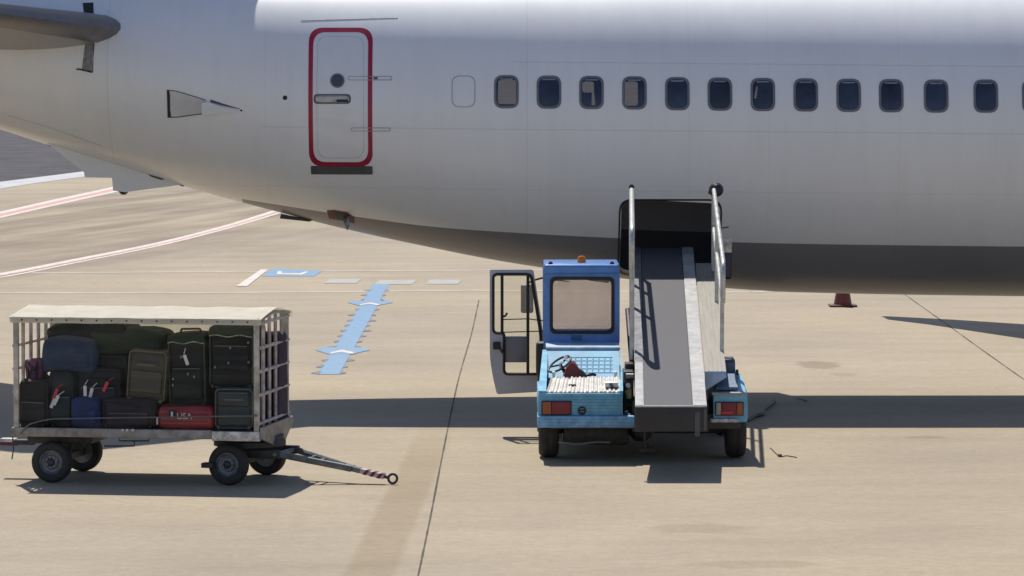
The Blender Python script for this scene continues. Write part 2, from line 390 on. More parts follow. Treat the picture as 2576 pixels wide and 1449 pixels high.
M_SKIN = bpy.data.materials.new('white_aircraft_paint'); M_SKIN.use_nodes = True
def skin_material(m):
    n = m.node_tree.nodes; l = m.node_tree.links; b = n['Principled BSDF']
    at = n.new('ShaderNodeAttribute'); at.attribute_name = 'belly'; geo = n.new('ShaderNodeNewGeometry')
    tn = n.new('ShaderNodeTexNoise'); tn.inputs['Scale'].default_value = .8; tn.inputs['Detail'].default_value = 6
    mp = n.new('ShaderNodeMapping'); mp.inputs['Scale'].default_value = (1, 1, .35); l.new(geo.outputs['Position'], mp.inputs[0]); l.new(mp.outputs[0], tn.inputs['Vector'])
    def ramp(fac, p0, c0, p1, c1):
        r = n.new('ShaderNodeValToRGB'); e = r.color_ramp.elements
        e[0].position = p0; e[0].color = (*c0, 1); e[1].position = p1; e[1].color = (*c1, 1); l.new(fac, r.inputs[0]); return r.outputs[0]
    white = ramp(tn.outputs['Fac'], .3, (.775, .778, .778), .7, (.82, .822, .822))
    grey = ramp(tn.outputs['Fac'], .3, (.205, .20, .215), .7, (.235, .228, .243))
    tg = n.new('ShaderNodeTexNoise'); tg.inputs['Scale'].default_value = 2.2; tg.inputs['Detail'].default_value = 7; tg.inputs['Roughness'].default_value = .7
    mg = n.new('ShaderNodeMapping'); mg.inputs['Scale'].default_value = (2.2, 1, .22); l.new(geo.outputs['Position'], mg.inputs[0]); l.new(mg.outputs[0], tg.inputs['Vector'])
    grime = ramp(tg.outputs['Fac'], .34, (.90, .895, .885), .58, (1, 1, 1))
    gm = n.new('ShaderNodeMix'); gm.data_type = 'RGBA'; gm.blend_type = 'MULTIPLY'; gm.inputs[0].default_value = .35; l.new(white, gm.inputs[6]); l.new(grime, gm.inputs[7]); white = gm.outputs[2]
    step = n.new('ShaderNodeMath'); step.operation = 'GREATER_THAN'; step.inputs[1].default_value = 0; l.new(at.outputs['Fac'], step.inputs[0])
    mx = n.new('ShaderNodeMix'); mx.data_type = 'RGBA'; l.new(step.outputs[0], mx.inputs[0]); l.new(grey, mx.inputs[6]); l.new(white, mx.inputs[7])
    sp = n.new('ShaderNodeSeparateXYZ'); l.new(geo.outputs['Position'], sp.inputs[0])
    def M(op, a, bb=None):
        q = n.new('ShaderNodeMath'); q.operation = op
        for i, v in enumerate((a, bb)):
            if v is None: continue
            if isinstance(v, (int, float)): q.inputs[i].default_value = v
            else: l.new(v, q.inputs[i])
        return q.outputs[0]
    zz = M('ADD', sp.outputs[2], M('MULTIPLY', sp.outputs[0], .009))
    tot = None
    def add(v, wgt):
        nonlocal tot
        v = M('MULTIPLY', v, wgt); tot = v if tot is None else M('MAXIMUM', tot, v)
    for z0, wgt, xmin in ((4.145, .22, 0.0), (3.345, .2, -3.0), (2.62, .10, -4.0)):
        ln = M('LESS_THAN', M('ABSOLUTE', M('SUBTRACT', zz, z0)), .007)
        add(M('MULTIPLY', ln, M('GREATER_THAN', sp.outputs[0], xmin)), wgt)
    for x0, wgt in ((-4.85, .16), (-2.95, .05), (.18, .14), (2.1, .08), (3.05, .08), (4.6, .08)):
        add(M('LESS_THAN', M('ABSOLUTE', M('SUBTRACT', sp.outputs[0], x0)), .007), wgt)
    mk = n.new('ShaderNodeMix'); mk.data_type = 'RGBA'; mk.blend_type = 'MULTIPLY'; l.new(tot, mk.inputs[0]); l.new(mx.outputs[2], mk.inputs[6]); mk.inputs[7].default_value = (.35, .35, .37, 1)
    l.new(mk.outputs[2], b.inputs['Base Color'])
    b.inputs['Coat Weight'].default_value = .6; b.inputs['Coat Roughness'].default_value = .2
    rr = n.new('ShaderNodeMapRange'); rr.inputs[3].default_value = .45; rr.inputs[4].default_value = .42; l.new(step.outputs[0], rr.inputs[0]); l.new(rr.outputs[0], b.inputs['Roughness'])
    rc = n.new('ShaderNodeMapRange'); sl_ = n.new('ShaderNodeMapRange'); sl_.inputs[3].default_value = .3; sl_.inputs[4].default_value = .5; l.new(step.outputs[0], sl_.inputs[0]); l.new(sl_.outputs[0], b.inputs['Specular IOR Level'])
    rc.inputs[3].default_value = .08; rc.inputs[4].default_value = .22; l.new(step.outputs[0], rc.inputs[0]); l.new(rc.outputs[0], b.inputs['Coat Roughness'])
    cw = n.new('ShaderNodeMapRange'); cw.inputs[3].default_value = .12; cw.inputs[4].default_value = .6; l.new(step.outputs[0], cw.inputs[0]); l.new(cw.outputs[0], b.inputs['Coat Weight'])
    # faint skin waviness between frames
    wv = n.new('ShaderNodeTexNoise'); wv.inputs['Scale'].default_value = 1.6; wv.inputs['Detail'].default_value = 1
    mp2 = n.new('ShaderNodeMapping'); mp2.inputs['Scale'].default_value = (1.3, 1, 1.6); l.new(geo.outputs['Position'], mp2.inputs[0]); l.new(mp2.outputs[0], wv.inputs['Vector'])
    bp = n.new('ShaderNodeBump'); bp.inputs['Strength'].default_value = .12; bp.inputs['Distance'].default_value = .02
    l.new(wv.outputs['Fac'], bp.inputs['Height']); l.new(bp.outputs[0], b.inputs['Normal']); l.new(bp.outputs[0], b.inputs['Coat Normal'])
skin_material(M_SKIN)
M_DARK = mat('black_rubber', (.018, .018, .02), .6, var=.2)
M_SEAL = mat('grey_window_frame', (.15, .155, .175), .45, var=.1)
M_WINDOW = mat('dark_blue_window_pane', (.020, .027, .055), .12, var=.5, scale=2.5, rvar=.05, spec=.6)
M_BLIND = mat('beige_window_blind', (.30, .26, .235), .5, var=.1, scale=9, stretch=(.3, 1, 6))
M_RED = mat('dark_red_paint', (.36, .010, .048), .4, var=.12)
M_LINE = mat('grey_panel_gap', (.36, .37, .39), .6)
M_SLOT = mat('grey_bare_metal', (.33, .33, .34), .4, metal=.7, var=.15, scale=12)
M_PLATE = mat('dark_grey_scuff_plate', (.085, .085, .09), .55, var=.2, scale=6)
M_STAB = mat('grey_stabilizer_paint', (.34, .33, .32), .35, var=.12, scale=1.5)
M_WPAINT = mat('white_part_paint', (.765, .767, .767), .42, var=.03, coat=.6)

# hole for the aft cargo door
hx0, hz0 = P(1557, 688); hx1, hz1 = P(1811, 506)
hxm = (hx0 + hx1) / 2; ht0, ht1 = tz(hxm, hz0), tz(hxm, hz1)
xs = [-11.5 + .25 * i for i in range(18)]; x = -7.0
while x < 7.0: xs.append(x); x += .1
while x < 28.4: xs.append(x); x += .5
xs.append(28.5)
xs = sorted([v for v in xs if abs(v - hx0) > .04 and abs(v - hx1) > .04] + [hx0, hx1])
ts = [-math.pi + i * 2 * math.pi / 160 for i in range(160)]
ts = sorted([t for t in ts if abs(t - ht0) > .018 and abs(t - ht1) > .018] + [ht0, ht1])
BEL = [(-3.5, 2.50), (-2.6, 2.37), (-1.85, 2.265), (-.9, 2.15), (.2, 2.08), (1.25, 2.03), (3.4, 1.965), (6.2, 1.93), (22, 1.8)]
bm = B(); lay = bm.verts.layers.float.new('belly')
grid = []
for x in xs:
    row = []
    for t in ts:
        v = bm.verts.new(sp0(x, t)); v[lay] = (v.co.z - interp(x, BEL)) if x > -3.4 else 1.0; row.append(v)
    grid.append(row)
nT = len(ts)
for i in range(len(xs) - 1):
    for j in range(nT):
        xm = (xs[i] + xs[i + 1]) / 2; tm = ts[j] + .001
        if hx0 < xm < hx1 and ht0 <= tm < ht1: continue
        bm.faces.new((grid[i][j], grid[i + 1][j], grid[i + 1][(j + 1) % nT], grid[i][(j + 1) % nT]))
bm.faces.new(grid[0]); bm.faces.new(grid[-1][::-1])
rx = .13; rt = .075
for (cx, ct, sx, st_) in ((hx0, ht0, 1, 1), (hx1, ht0, -1, 1), (hx0, ht1, 1, -1), (hx1, ht1, -1, -1)):
    arc = [(cx + sx * rx * (1 - math.sin(a)), ct + st_ * rt * (1 - math.cos(a))) for a in [k * math.pi / 2 / 8 for k in range(9)]]
    vs = [bm.verts.new(sp0(*q)) for q in [(cx, ct)] + arc]
    for v in vs: v[lay] = v.co.z - interp(v.co.x, BEL)
    for k in range(1, len(vs) - 1): bm.faces.new((vs[0], vs[k], vs[k + 1]))
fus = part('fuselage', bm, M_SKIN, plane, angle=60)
# cargo hold behind the opening
bm = B()
box(bm, (hx0 - .6, 48.0, hz0 - .06), (hx1 + .6, 51.6, hz1 + .02))
bm.faces.ensure_lookup_table()
for f in [f for f in bm.faces if f.calc_center_median().y < 48.2]: bm.faces.remove(f)
for v in bm.verts:
    if v.co.y < 48.2:
        v.co.y = sp0(v.co.x, tz(v.co.x, v.co.z)).y + .03
part('cargo_hold', bm, mat('dark_hold_lining', (.40, .41, .55), .7, var=.15), plane, smooth=False)
def skin_fill(bm, outl, off, rings=5, skirt=True):
    cx = sum(p[0] for p in outl) / len(outl); cz = sum(p[1] for p in outl) / len(outl); prev = None; n = len(outl)
    for k in range(rings):
        s = 1 - k / rings
        cur = [bm.verts.new(skin((cx + (p[0] - cx) * s, cz + (p[1] - cz) * s), off)) for p in outl]
        if prev:
            for i in range(n): bm.faces.new((prev[i], prev[(i + 1) % n], cur[(i + 1) % n], cur[i]))
        elif skirt:
            lo = [bm.verts.new(skin(p, -.004)) for p in outl]
            for i in range(n): bm.faces.new((lo[i], lo[(i + 1) % n], cur[(i + 1) % n], cur[i]))
        prev = cur
    c = bm.verts.new(skin((cx, cz), off))
    for i in range(n): bm.faces.new((prev[i], prev[(i + 1) % n], c))
def skin_ring(bm, outl, inn, off, drop=-.004):
    n = len(outl)
    a = [bm.verts.new(skin(p, drop)) for p in outl]; b = [bm.verts.new(skin(p, off)) for p in outl]
    c = [bm.verts.new(skin(p, off)) for p in inn]; d = [bm.verts.new(skin(p, drop)) for p in inn]
    for r0, r1 in ((a, b), (b, c), (c, d)):
        for i in range(n): bm.faces.new((r0[i], r0[(i + 1) % n], r1[(i + 1) % n], r1[i]))
def dens(o, n=6):
    out = []
    for i in range(len(o)):
        a = Vector(o[i]); b = Vector(o[(i + 1) % len(o)]); m = max(1, int((b - a).length / .08))
        for k in range(m): q = a.lerp(b, k / m); out.append((q.x, q.y))
    return out
def shrink(o, d):
    cx = (min(p[0] for p in o) + max(p[0] for p in o)) / 2; cz = (min(p[1] for p in o) + max(p[1] for p in o)) / 2
    xw = max(p[0] for p in o) - cx; zw = max(p[1] for p in o) - cz
    return [(cx + (p[0] - cx) * (1 - d / xw), cz + (p[1] - cz) * (1 - d / zw)) for p in o]
# cargo opening rim
xo0, xo1 = hx0 - .0, hx1 + .0
o = dens(rrect(hxm, (hz0 + hz1) / 2, hx1 - hx0 + .06, hz1 - hz0 + .05, .16)); part('cargo_opening_rim', (lambda bm: (skin_ring(bm, o, shrink(o, .02), .004), bm)[1])(B()), M_DARK, plane)
# cabin windows
WX = [(1274, 231), (1381, 232), (1488, 233), (1596, 234), (1704, 236), (1811, 237), (1919, 238), (2027, 239), (2135, 240), (2242, 241), (2355, 242), (2480, 242), (2602, 243)]
for i, (a, b) in enumerate(WX):
    cx, cz = P(a, b)
    o = dens(rrect(cx, cz, .292, .392, .105, 7))
    bm = B(); skin_ring(bm, o, shrink(o, .026), .007)
    wf = part('cabin_window', bm, M_SEAL, plane)
    inn = shrink(o, .024)
    bm = B(); skin_fill(bm, inn, .002, 4, False); part('pane', bm, M_WINDOW, wf)
    def blind(fr):
        x0, z0, x1, z1 = fr
        bm = B(); oo = dens(rpoly([(cx + x0, cz + z0), (cx + x1, cz + z0), (cx + x1, cz + z1), (cx + x0, cz + z1)], .035, 4))
        skin_fill(bm, oo, .0045, 3, False); part('blind', bm, M_BLIND, wf)
    if i == 0: blind((-.10, -.145, .115, .14))
    if i == 2:
        blind((-.11, .0, .03, .13)); bm = B()
        skin_fill(bm, dens(rpoly([(cx + .0, cz - .15), (cx + .045, cz - .15), (cx + .03, cz + .02), (cx + .005, cz + .0)], .01, 3)), .0046, 3, False); part('blind', bm, M_BLIND, wf)
    if i == 3: blind((-.115, -.15, .04, .135))
    if i == 6:
        bm = B(); skin_fill(bm, dens(rpoly([(cx - .105, cz - .04), (cx - .08, cz - .05), (cx - .06, cz + .09), (cx - .075, cz + .1)], .01, 3)), .0046, 3, False); part('blind', bm, M_BLIND, wf)
    # bright lower edge of the upper frame lip
    bm = B(); skin_fill(bm, dens(rrect(cx, cz + .150, .15, .016, .006, 3)), .0075, 2, False); part('frame_lip', bm, M_SLOT, wf)
# blanked window outline
cx, cz = P(1166, 230); o = dens(rrect(cx, cz, .28, .375, .10, 7)); bm = B(); skin_ring(bm, o, shrink(o, .009), .0025, .001); part('blanked_window_outline', bm, M_LINE, plane)
# service door
x0, z1 = P(778, 70); x1, z0 = P(938, 419)
dcx, dcz, dw, dh = (x0 + x1) / 2, (z0 + z1) / 2, x1 - x0, z1 - z0
o = dens(rrect(dcx, dcz, dw, dh, .17, 8)); bm = B(); skin_ring(bm, o, shrink(o, .052), .004, -.002)
door = part('service_door', bm, M_RED, plane, label='aft service door outlined by a dark red band')
oi = shrink(o, .056); bm = B(); skin_fill(bm, oi, .003, 14, False); part('door_panel', bm, M_WPAINT, door)
bm = B(); oq = shrink(o, .10); skin_ring(bm, oq, shrink(oq, .006), .0045, .003); part('door_inner_line', bm, mat('pale_door_line', (.52, .53, .55), .5), door)
cx, cz = P(849, 203); circ = [(cx + .085 * math.cos(a), cz + .085 * math.sin(a)) for a in [k * math.pi / 14 for k in range(28)]]
bm = B(); skin_ring(bm, circ, shrink(circ, .016), .012); port = part('porthole_rim', bm, M_SEAL, door)
bm = B(); skin_fill(bm, shrink(circ, .015), .006, 3, False); part('porthole_glass', bm, mat('grey_blue_glass', (.07, .085, .11), .15), port)
cx, cz = P(836, 249); o = dens(rrect(cx, cz, .44, .115, .045, 5)); bm = B(); skin_fill(bm, o, .006, 3); hp = part('handle_recess', bm, M_SLOT, door)
bm = B(); skin_ring(bm, o, shrink(o, .016), .010); part('recess_rim', bm, M_PLATE, hp)
bm = B(); o2 = dens(rpoly([(cx - .19, cz - .025), (cx - .02, cz - .04), (cx + .03, cz - .01), (cx + .18, cz + .005), (cx + .17, cz + .03), (cx - .03, cz + .02), (cx - .19, cz + .018)], .01, 2)); skin_fill(bm, o2, .03, 3); part('handle', bm, mat('pale_handle_metal', (.45, .43, .40), .35, metal=.6), hp)
bm = B(); o2 = dens(rrect(cx + .12, cz - .022, .14, .03, .008, 2)); skin_fill(bm, o2, .008, 2); part('handle_pocket', bm, M_DARK, hp)
for (a0, b0, a1, b1) in ((876, 192, 986, 202), (884, 321, 982, 330)):
    q0 = P(a0, b1); q1 = P(a1, b0); bm = B()
    o = dens(rrect((q0[0] + q1[0]) / 2, (q0[1] + q1[1]) / 2, q1[0] - q0[0], q1[1] - q0[1], .008, 2)); skin_ring(bm, o, shrink(o, .006), .008, .002)
    hg = part('hinge_cover_outline', bm, M_LINE, door)
cx, cz = P(945, 197); bm = B(); skin_fill(bm, dens(rrect(cx, cz, .05, .022, .008, 2)), .012, 2); part('hinge_bolt', bm, M_PLATE, door)
q0 = P(783, 437); q1 = P(937, 418); o = dens(rrect((q0[0] + q1[0]) / 2, (q0[1] + q1[1]) / 2, q1[0] - q0[0], q1[1] - q0[1], .008, 2))
bm = B(); skin_fill(bm, o, .012, 4); part('door_sill_plate', bm, M_PLATE, plane)
pts = [surf(*(lambda q: (q[0], tz(*q)))(P(757 + (1000 - 757) * k / 12, 52 - 7 * k / 12)), -.004) for k in range(13)]
bm = B(); tube(bm, pts, .008, 8); part('rain_gutter', bm, mat('gutter_metal', (.35, .37, .38), .35, metal=.5), plane)
# small round ports
for (a, b, r) in ((717, 246, .028), (607, 278, .012)):
    cx, cz = P(a, b); circ = [(cx + r * math.cos(q), cz + r * math.sin(q)) for q in [k * math.pi / 8 for k in range(16)]]
    bm = B(); skin_fill(bm, circ, .004, 2); part('static_port', bm, M_DARK, plane)
# side air inlet: flat ramp with a dark mouth on its left and a pale scoop door
def sp_pts(l): return [P(a, b) for a, b in l]
bm = B(); o = dens(sp_pts([(424, 290), (421, 228), (445, 230), (480, 240), (516, 252), (514, 285), (470, 289), (440, 293)])); skin_fill(bm, o, .004, 5, False)
inlet = part('air_inlet_ramp', bm, mat('grey_inlet_ramp', (.60, .60, .59), .45, var=.08), plane)
bm = B(); skin_fill(bm, dens(sp_pts([(422, 296), (420, 225), (426, 227), (428, 240), (428.5, 275), (431, 293)])), .0065, 3, False); part('inlet_mouth', bm, M_DARK, inlet)
bm = B(); tube(bm, [skin(p, .006) for p in sp_pts([(425, 295), (450, 294), (478, 290), (505, 286.5), (515, 286)])], .006, 6); tube(bm, [skin(p, .006) for p in sp_pts([(424, 227), (445, 229.5), (470, 237), (500, 246), (518, 252)])], .005, 6); part('inlet_edge', bm, M_PLATE, inlet)
bm = B(); q = sp_pts([(513, 285), (512, 256), (530, 256), (560, 268), (603, 276), (603, 280), (560, 284)])
v0 = [bm.verts.new(skin(p, .002)) for p in q]; offs = [.10, .10, .07, .03, .006, .006, .03]; v1 = [bm.verts.new(skin(p, h)) for p, h in zip(q, offs)]
for i in range(7): bm.faces.new((v0[i], v0[(i + 1) % 7], v1[(i + 1) % 7], v1[i]))
bm.faces.new(v1); bm.faces.new(v0[::-1]); part('inlet_scoop', bm, M_WPAINT, inlet, smooth=False)
bm = B(); tube(bm, [skin(p, .004) for p in sp_pts([(530, 253), (560, 263), (604, 274)])], [.014, .012, .003], 6); part('scoop_edge_strip', bm, M_PLATE, inlet)  # dark strip tapering along the upper edge of the scoop
# access panel seam on the lower tail
bm = B(); tube(bm, [skin(p, .001) for p in sp_pts([(20, 290), (100, 313), (180, 340), (258, 368), (262, 412)])], .003, 5); part('tail_panel_seam', bm, M_LINE, plane)
bm = B(); tube(bm, [skin(p, .001) for p in sp_pts([(118, 372), (200, 388), (300, 418), (400, 447), (462, 467)])], [.006, .014, .016, .02, .012], 6); part('tail_fairing_shaded_seam', bm, M_PLATE, plane)  # dark line at the fairing joint, with the hull's lower edge shading in it
# ventral tail fairing hanging under the tail cone
bm = B(); yb = YC - .10
prof = [(112, 350), (216, 432), (218, 445), (286, 446), (289, 478), (320, 482), (470, 462), (300, 385)]
pr = [U(a, b, yb) for a, b in prof]
plate(bm, [(p.x, p.z) for p in pr], [], yb - .22, .64)
tf = part('tail_skid_fairing', bm, M_WPAINT, plane, smooth=False)
p = U(311, 483, yb); bm = B(); lathe(bm, [(.001, -.035), (.03, -.03), (.06, 0), (.065, .05), (.05, .06)], p, (0, 0, 1), 14); part('skid_pad', bm, M_DARK, tf)
# drain mast
bm = B(); q = [U(a, b, YC - .1) for a, b in ((709, 537), (706, 548), (780, 556), (790, 552))]
va = [bm.verts.new((p.x, YC - .30, p.z)) for p in q]; vb = [bm.verts.new((p.x, YC - .22, p.z)) for p in q]
bm.faces.new(va); bm.faces.new(vb[::-1])
for i in range(4): bm.faces.new((va[i], va[(i + 1) % 4], vb[(i + 1) % 4], vb[i]))
part('belly_antenna', bm, mat('dark_antenna', (.05, .045, .04), .5), plane, smooth=False)
# open service panel on the lower aft body
bm = B(); o = dens(sp_pts([(822, 529), (840, 528), (872, 533), (892, 546), (892, 562), (870, 556), (828, 549)])); skin_fill(bm, o, .004, 3, False); sv = part('service_panel', bm, mat('dark_red_primer', (.10, .018, .025), .6, var=.3, scale=20), plane)
bm = B(); skin_fill(bm, dens(sp_pts([(842, 535), (868, 538), (874, 552), (850, 550)])), .007, 3, False); part('panel_opening', bm, M_DARK, sv)
bm = B(); q = [skin(p, h) for p, h in zip(sp_pts([(864, 548), (878, 543), (882, 560), (870, 556)]), (.02, .02, .02, .02))]
zq = U(873, 582, q[0].y - .25)
vs = [bm.verts.new(v) for v in q[:2]] + [bm.verts.new(U(880, 568, q[0].y - .12)), bm.verts.new(U(873, 581, q[0].y - .16)), bm.verts.new(U(868, 566, q[0].y - .12))]
f = bm.faces.new(vs); e = bmesh.ops.extrude_face_region(bm, geom=[f])
for g in e['geom']:
    if isinstance(g, bmesh.types.BMVert): g.co.y += .02
part('panel_flap', bm, M_SLOT, sv, smooth=False)
# flying surfaces
def airfoil(n=14):
    pts = []
    for k in range(n + 1):
        u = .5 * (1 - math.cos(math.pi * k / n)); th = 5 * (.2969 * math.sqrt(u) - .126 * u - .3516 * u * u + .2843 * u ** 3 - .1036 * u ** 4); pts.append((u, th))
    return [(u, t) for u, t in pts] + [(u, -t) for u, t in pts[-2:0:-1]]
AF = airfoil(18)
def wing(bm, stations, thick_axis):
    """stations: (leading edge point, chord, thickness ratio); chord runs to -x"""
    rows = []
    for le, ch, tr in stations:
        le = Vector(le); rows.append([bm.verts.new(le + Vector((-u * ch, 0, 0)) + Vector(thick_axis) * (t * tr * ch)) for u, t in AF])
    n = len(AF)
    for a, b in zip(rows, rows[1:]):
        for i in range(n): bm.faces.new((a[i], a[(i + 1) % n], b[(i + 1) % n], b[i]))
    bm.faces.new(rows[0][::-1]); bm.faces.new(rows[-1])
# stabilizer: leading edge root at picture (308,65)
rle = U(336, 77, 49.0)
for sgn in (-1, 1):
    st_ = []
    for k in range(9):
        q_ = -.6 + k * 7.3 / 8; st_.append(((rle.x - .70 * q_, YC + sgn * (1.0 + q_), rle.z + .095 * q_), 3.9 - .42 * q_, .13 - .003 * k))
    bm = B(); wing(bm, st_, (0, 0, 1)); hs = part('stabilizer', bm, M_STAB, plane)
    if sgn < 0:
        bm = B(); rows = []; idx = [i for i, (u, t) in enumerate(AF) if u < .085]; idx.sort(key=lambda i: AF[i][1])
        for le, ch, tr in st_[:]:
            rows.append([bm.verts.new(Vector(le) + Vector((-AF[i][0] * ch + .012, 0, AF[i][1] * tr * ch * 1.05))) for i in idx])
        for a, b in zip(rows, rows[1:]):
            for i in range(len(idx) - 1): bm.faces.new((a[i], a[i + 1], b[i + 1], b[i]))
        part('leading_edge', bm, mat('bare_leading_edge', (.20, .19, .19), .35, metal=.5), hs)
# trim slots above and below the stabilizer
bm = B(); skin_fill(bm, dens(sp_pts([(212, 40), (208, 8), (235, 7), (236, 42)])), .006, 3, False); part('trim_slot', bm, M_DARK, plane)
bm = B(); skin_fill(bm, dens(sp_pts([(206, 178), (215, 108), (237, 106), (230, 182)])), .006, 4, False); ts_ = part('trim_slot', bm, mat('worn_slot_metal', (.24, .24, .24), .5, metal=.3, var=.3, scale=20), plane)
bm = B(); tube(bm, [skin(p, .012) for p in sp_pts([(193, 174), (205, 175), (232, 182)])], .009, 6); tube(bm, [skin(p, .01) for p in sp_pts([(237, 110), (233, 182)])], .005, 6); part('slot_edge', bm, M_DARK, ts_)
# fin with dorsal fillet: its edge throws the shadow over the rear crown
bm = B(); st_ = []
for (h, le) in ((-.5, -1.9), (.25, -2.05), (.6, -2.75), (1.2, -3.22), (1.75, -3.60), (2.6, -4.15), (4.5, -5.2), (6.9, -6.8)):
    st_.append(((le, YC, 5.31 + h), (10.2 + le) - (h * .42) if h > 0 else 8.2, .09))
wing(bm, st_, (0, 1, 0)); part('vertical_fin', bm, M_WPAINT, plane)
for sgn in (1, -1):
    bm = B(); st_ = []
    for (yy, le, te, z, tr) in ((1.2, 15.6, 9.9, 2.2, .13), (5.5, 13.2, 8.9, 2.7, .12), (12, 9.7, 7.2, 3.35, .11), (15.9, 7.5, 5.9, 3.85, .10), (17.2, 6.4, 5.35, 4.0, .09), (18.1, 5.42, 5.3, 4.1, .08)):
        st_.append(((le, YC + sgn * yy, z), le - te, tr))
    wing(bm, st_, (0, 0, 1)); part('wing', bm, M_STAB, plane)

# ================================================================== WHEELS
M_TYRE = mat('tyre_rubber', (.022, .021, .022), .8, var=.25, scale=12, bump=.2, tint=(.04, .037, .034))
M_RIM = mat('grey_wheel_rim', (.20, .20, .21), .45, metal=.4, var=.3, scale=14)
M_HUB = mat('dark_hub', (.06, .06, .065), .5, metal=.3, var=.3)
def wheel(root, c, axis, r, wdt, rim=.58):
    """hub mesh with tyre and rim; axis points outwards"""
    bm = B(); lathe(bm, [(r * .16, -wdt * .5), (r * .17, wdt * .38), (r * .12, wdt * .44), (r * .03, wdt * .45)], c, axis, 16)
    hub = part('wheel', bm, M_HUB, root)
    h = wdt / 2
    bm = B(); lathe(bm, [(r * rim, -h * .8), (r * rim, h * .8), (r * (rim + .06), h * .95), (r * .84, h), (r * .94, h * .82), (r * .985, h * .5), (r, h * .2), (r * .985, h * .12), (r * .985, -h * .12), (r, -h * .2), (r * .985, -h * .5), (r * .94, -h * .82), (r * .84, -h), (r * (rim + .06), -h * .95)], c, axis, 40, True)
    part('tyre', bm, M_TYRE, hub)
    bm = B(); lathe(bm, [(r * rim, -h * .6), (r * rim, h * .72), (r * rim * .9, h * .78), (r * rim * .82, h * .5), (r * rim * .62, h * .38), (r * rim * .55, h * .58), (r * .2, h * .62), (r * .16, h * .5), (r * .16, -h * .6)], c, axis, 32, True)
    ax = Vector(axis).normalized(); u = ax.cross(Vector((0, 0, 1))).normalized(); v = ax.cross(u)
    for k in range(8):
        a = k * math.pi / 4; q = Vector(c) + ax * (h * .60) + (u * math.cos(a) + v * math.sin(a)) * r * rim * .45
        lathe(bm, [(.012, -.01), (.012, .014), (.006, .018)], q, ax, 8)
    part('rim', bm, M_RIM, hub)
    return hub

# ================================================================== BAGGAGE CART
PSI = R(9.5)
CM = Matrix.Translation((-3.585, 40.35, 0)) @ Matrix.Rotation(-PSI, 4, 'Z')
CI = CM.inverted()
cart = thing('baggage_cart', 'covered airport baggage cart with cream roof, loaded with suitcases', 'baggage cart', CM)
def cpart(name, bm, m, parent=None, **k): bm.transform(CM); return part(name, bm, m, parent or cart, **k)
def CH(px, py, yl):
    o = CI @ CAM; d = CI.to_3x3() @ ray(px, py); t = (yl - o.y) / d.y; return o + d * t
M_GALV = mat('worn_grey_steel', (.30, .29, .275), .5, metal=.35, var=.35, scale=7, bump=.15, tint=(.16, .13, .11))
M_POST = mat('pale_worn_post', (.50, .48, .43), .5, metal=.1, var=.3, scale=8, tint=(.27, .23, .18))
M_DKSTEEL = mat('dark_chassis_steel', (.055, .053, .055), .6, metal=.2, var=.3, scale=9)
M_CANVAS = mat('cream_canvas', (.86, .82, .71), .9, var=.05, scale=5, bump=.15, spec=0.0)
HL, HW = 1.24, .675
ZF = .545; ZR = 1.635
bm = B(); box(bm, (-HL, -HW, .50), (HL, HW, ZF), .006); cpart('deck', bm, M_DKSTEEL)
bm = B()
box(bm, (-HL - .02, -HW - .02, .465), (HL - .47, -HW + .04, .553), .008); box(bm, (-HL - .02, HW - .04, .465), (HL + .02, HW + .02, .553), .008)
box(bm, (-HL - .025, -HW + .042, .466), (-HL + .04, HW - .042, .552), .008); cpart('side_rail', bm, M_GALV)
bm = B(); box(bm, (HL - .468, -HW - .026, .452), (HL + .01, -HW + .04, .545), .006)
cpart('front_rail_plate', bm, mat('bright_worn_plate', (.55, .54, .53), .4, metal=.4, var=.4, scale=16, tint=(.25, .23, .22)))
# end gusset at the front
bm = B()
vs = [(HL + .012, -HW, .585), (HL + .012, HW, .585), (HL + .012, HW, .53), (HL + .012, .25, .34), (HL + .012, -.05, .34), (HL + .012, -HW, .47)]
f = bm.faces.new([bm.verts.new(v) for v in vs]); e = bmesh.ops.extrude_face_region(bm, geom=[f])
for g in e['geom']:
    if isinstance(g, bmesh.types.BMVert): g.co.x += .03
cpart('front_gusset', bm, M_GALV, smooth=False)
# posts and end grilles
for sx in (-1, 1):
    for sy in (-1, 1):
        x = sx * (HL - .025); y = sy * (HW - .02)
        bm = B(); box(bm, (x - .026, y - .022, ZF - .02), (x + .026, y + .022, ZR - .01), .006); cpart('corner_post', bm, M_POST)
    bm = B(); x = sx * (HL - .02)
    for k in range(1, 5):
        y = -HW + k * 2 * HW / 5; tube(bm, [(x, y, ZF), (x + .004, y, ZR + .02)], .019, 6)
    for z in (.62, .90, 1.13, 1.36, 1.60): tube(bm, [(x + .016 * sx, -HW, z), (x + .016 * sx, HW, z)], .017, 6)
    cpart('end_grille', bm, mat('rusty_pale_bar', (.52, .48, .46), .55, var=.25, scale=9, tint=(.26, .19, .17)))
bm = B()
for yy, zz in ((-HW - .015, ZR), (0, ZR + .05), (HW + .015, ZR)):
    tube(bm, [(-HL, yy, zz), (HL, yy, zz)], .014, 6)
for sx in (-1, 1): tube(bm, [(sx * HL, -HW - .015, ZR), (sx * HL, 0, ZR + .05), (sx * HL, HW + .015, ZR)], .018, 6)
cpart('roof_frame', bm, M_GALV)
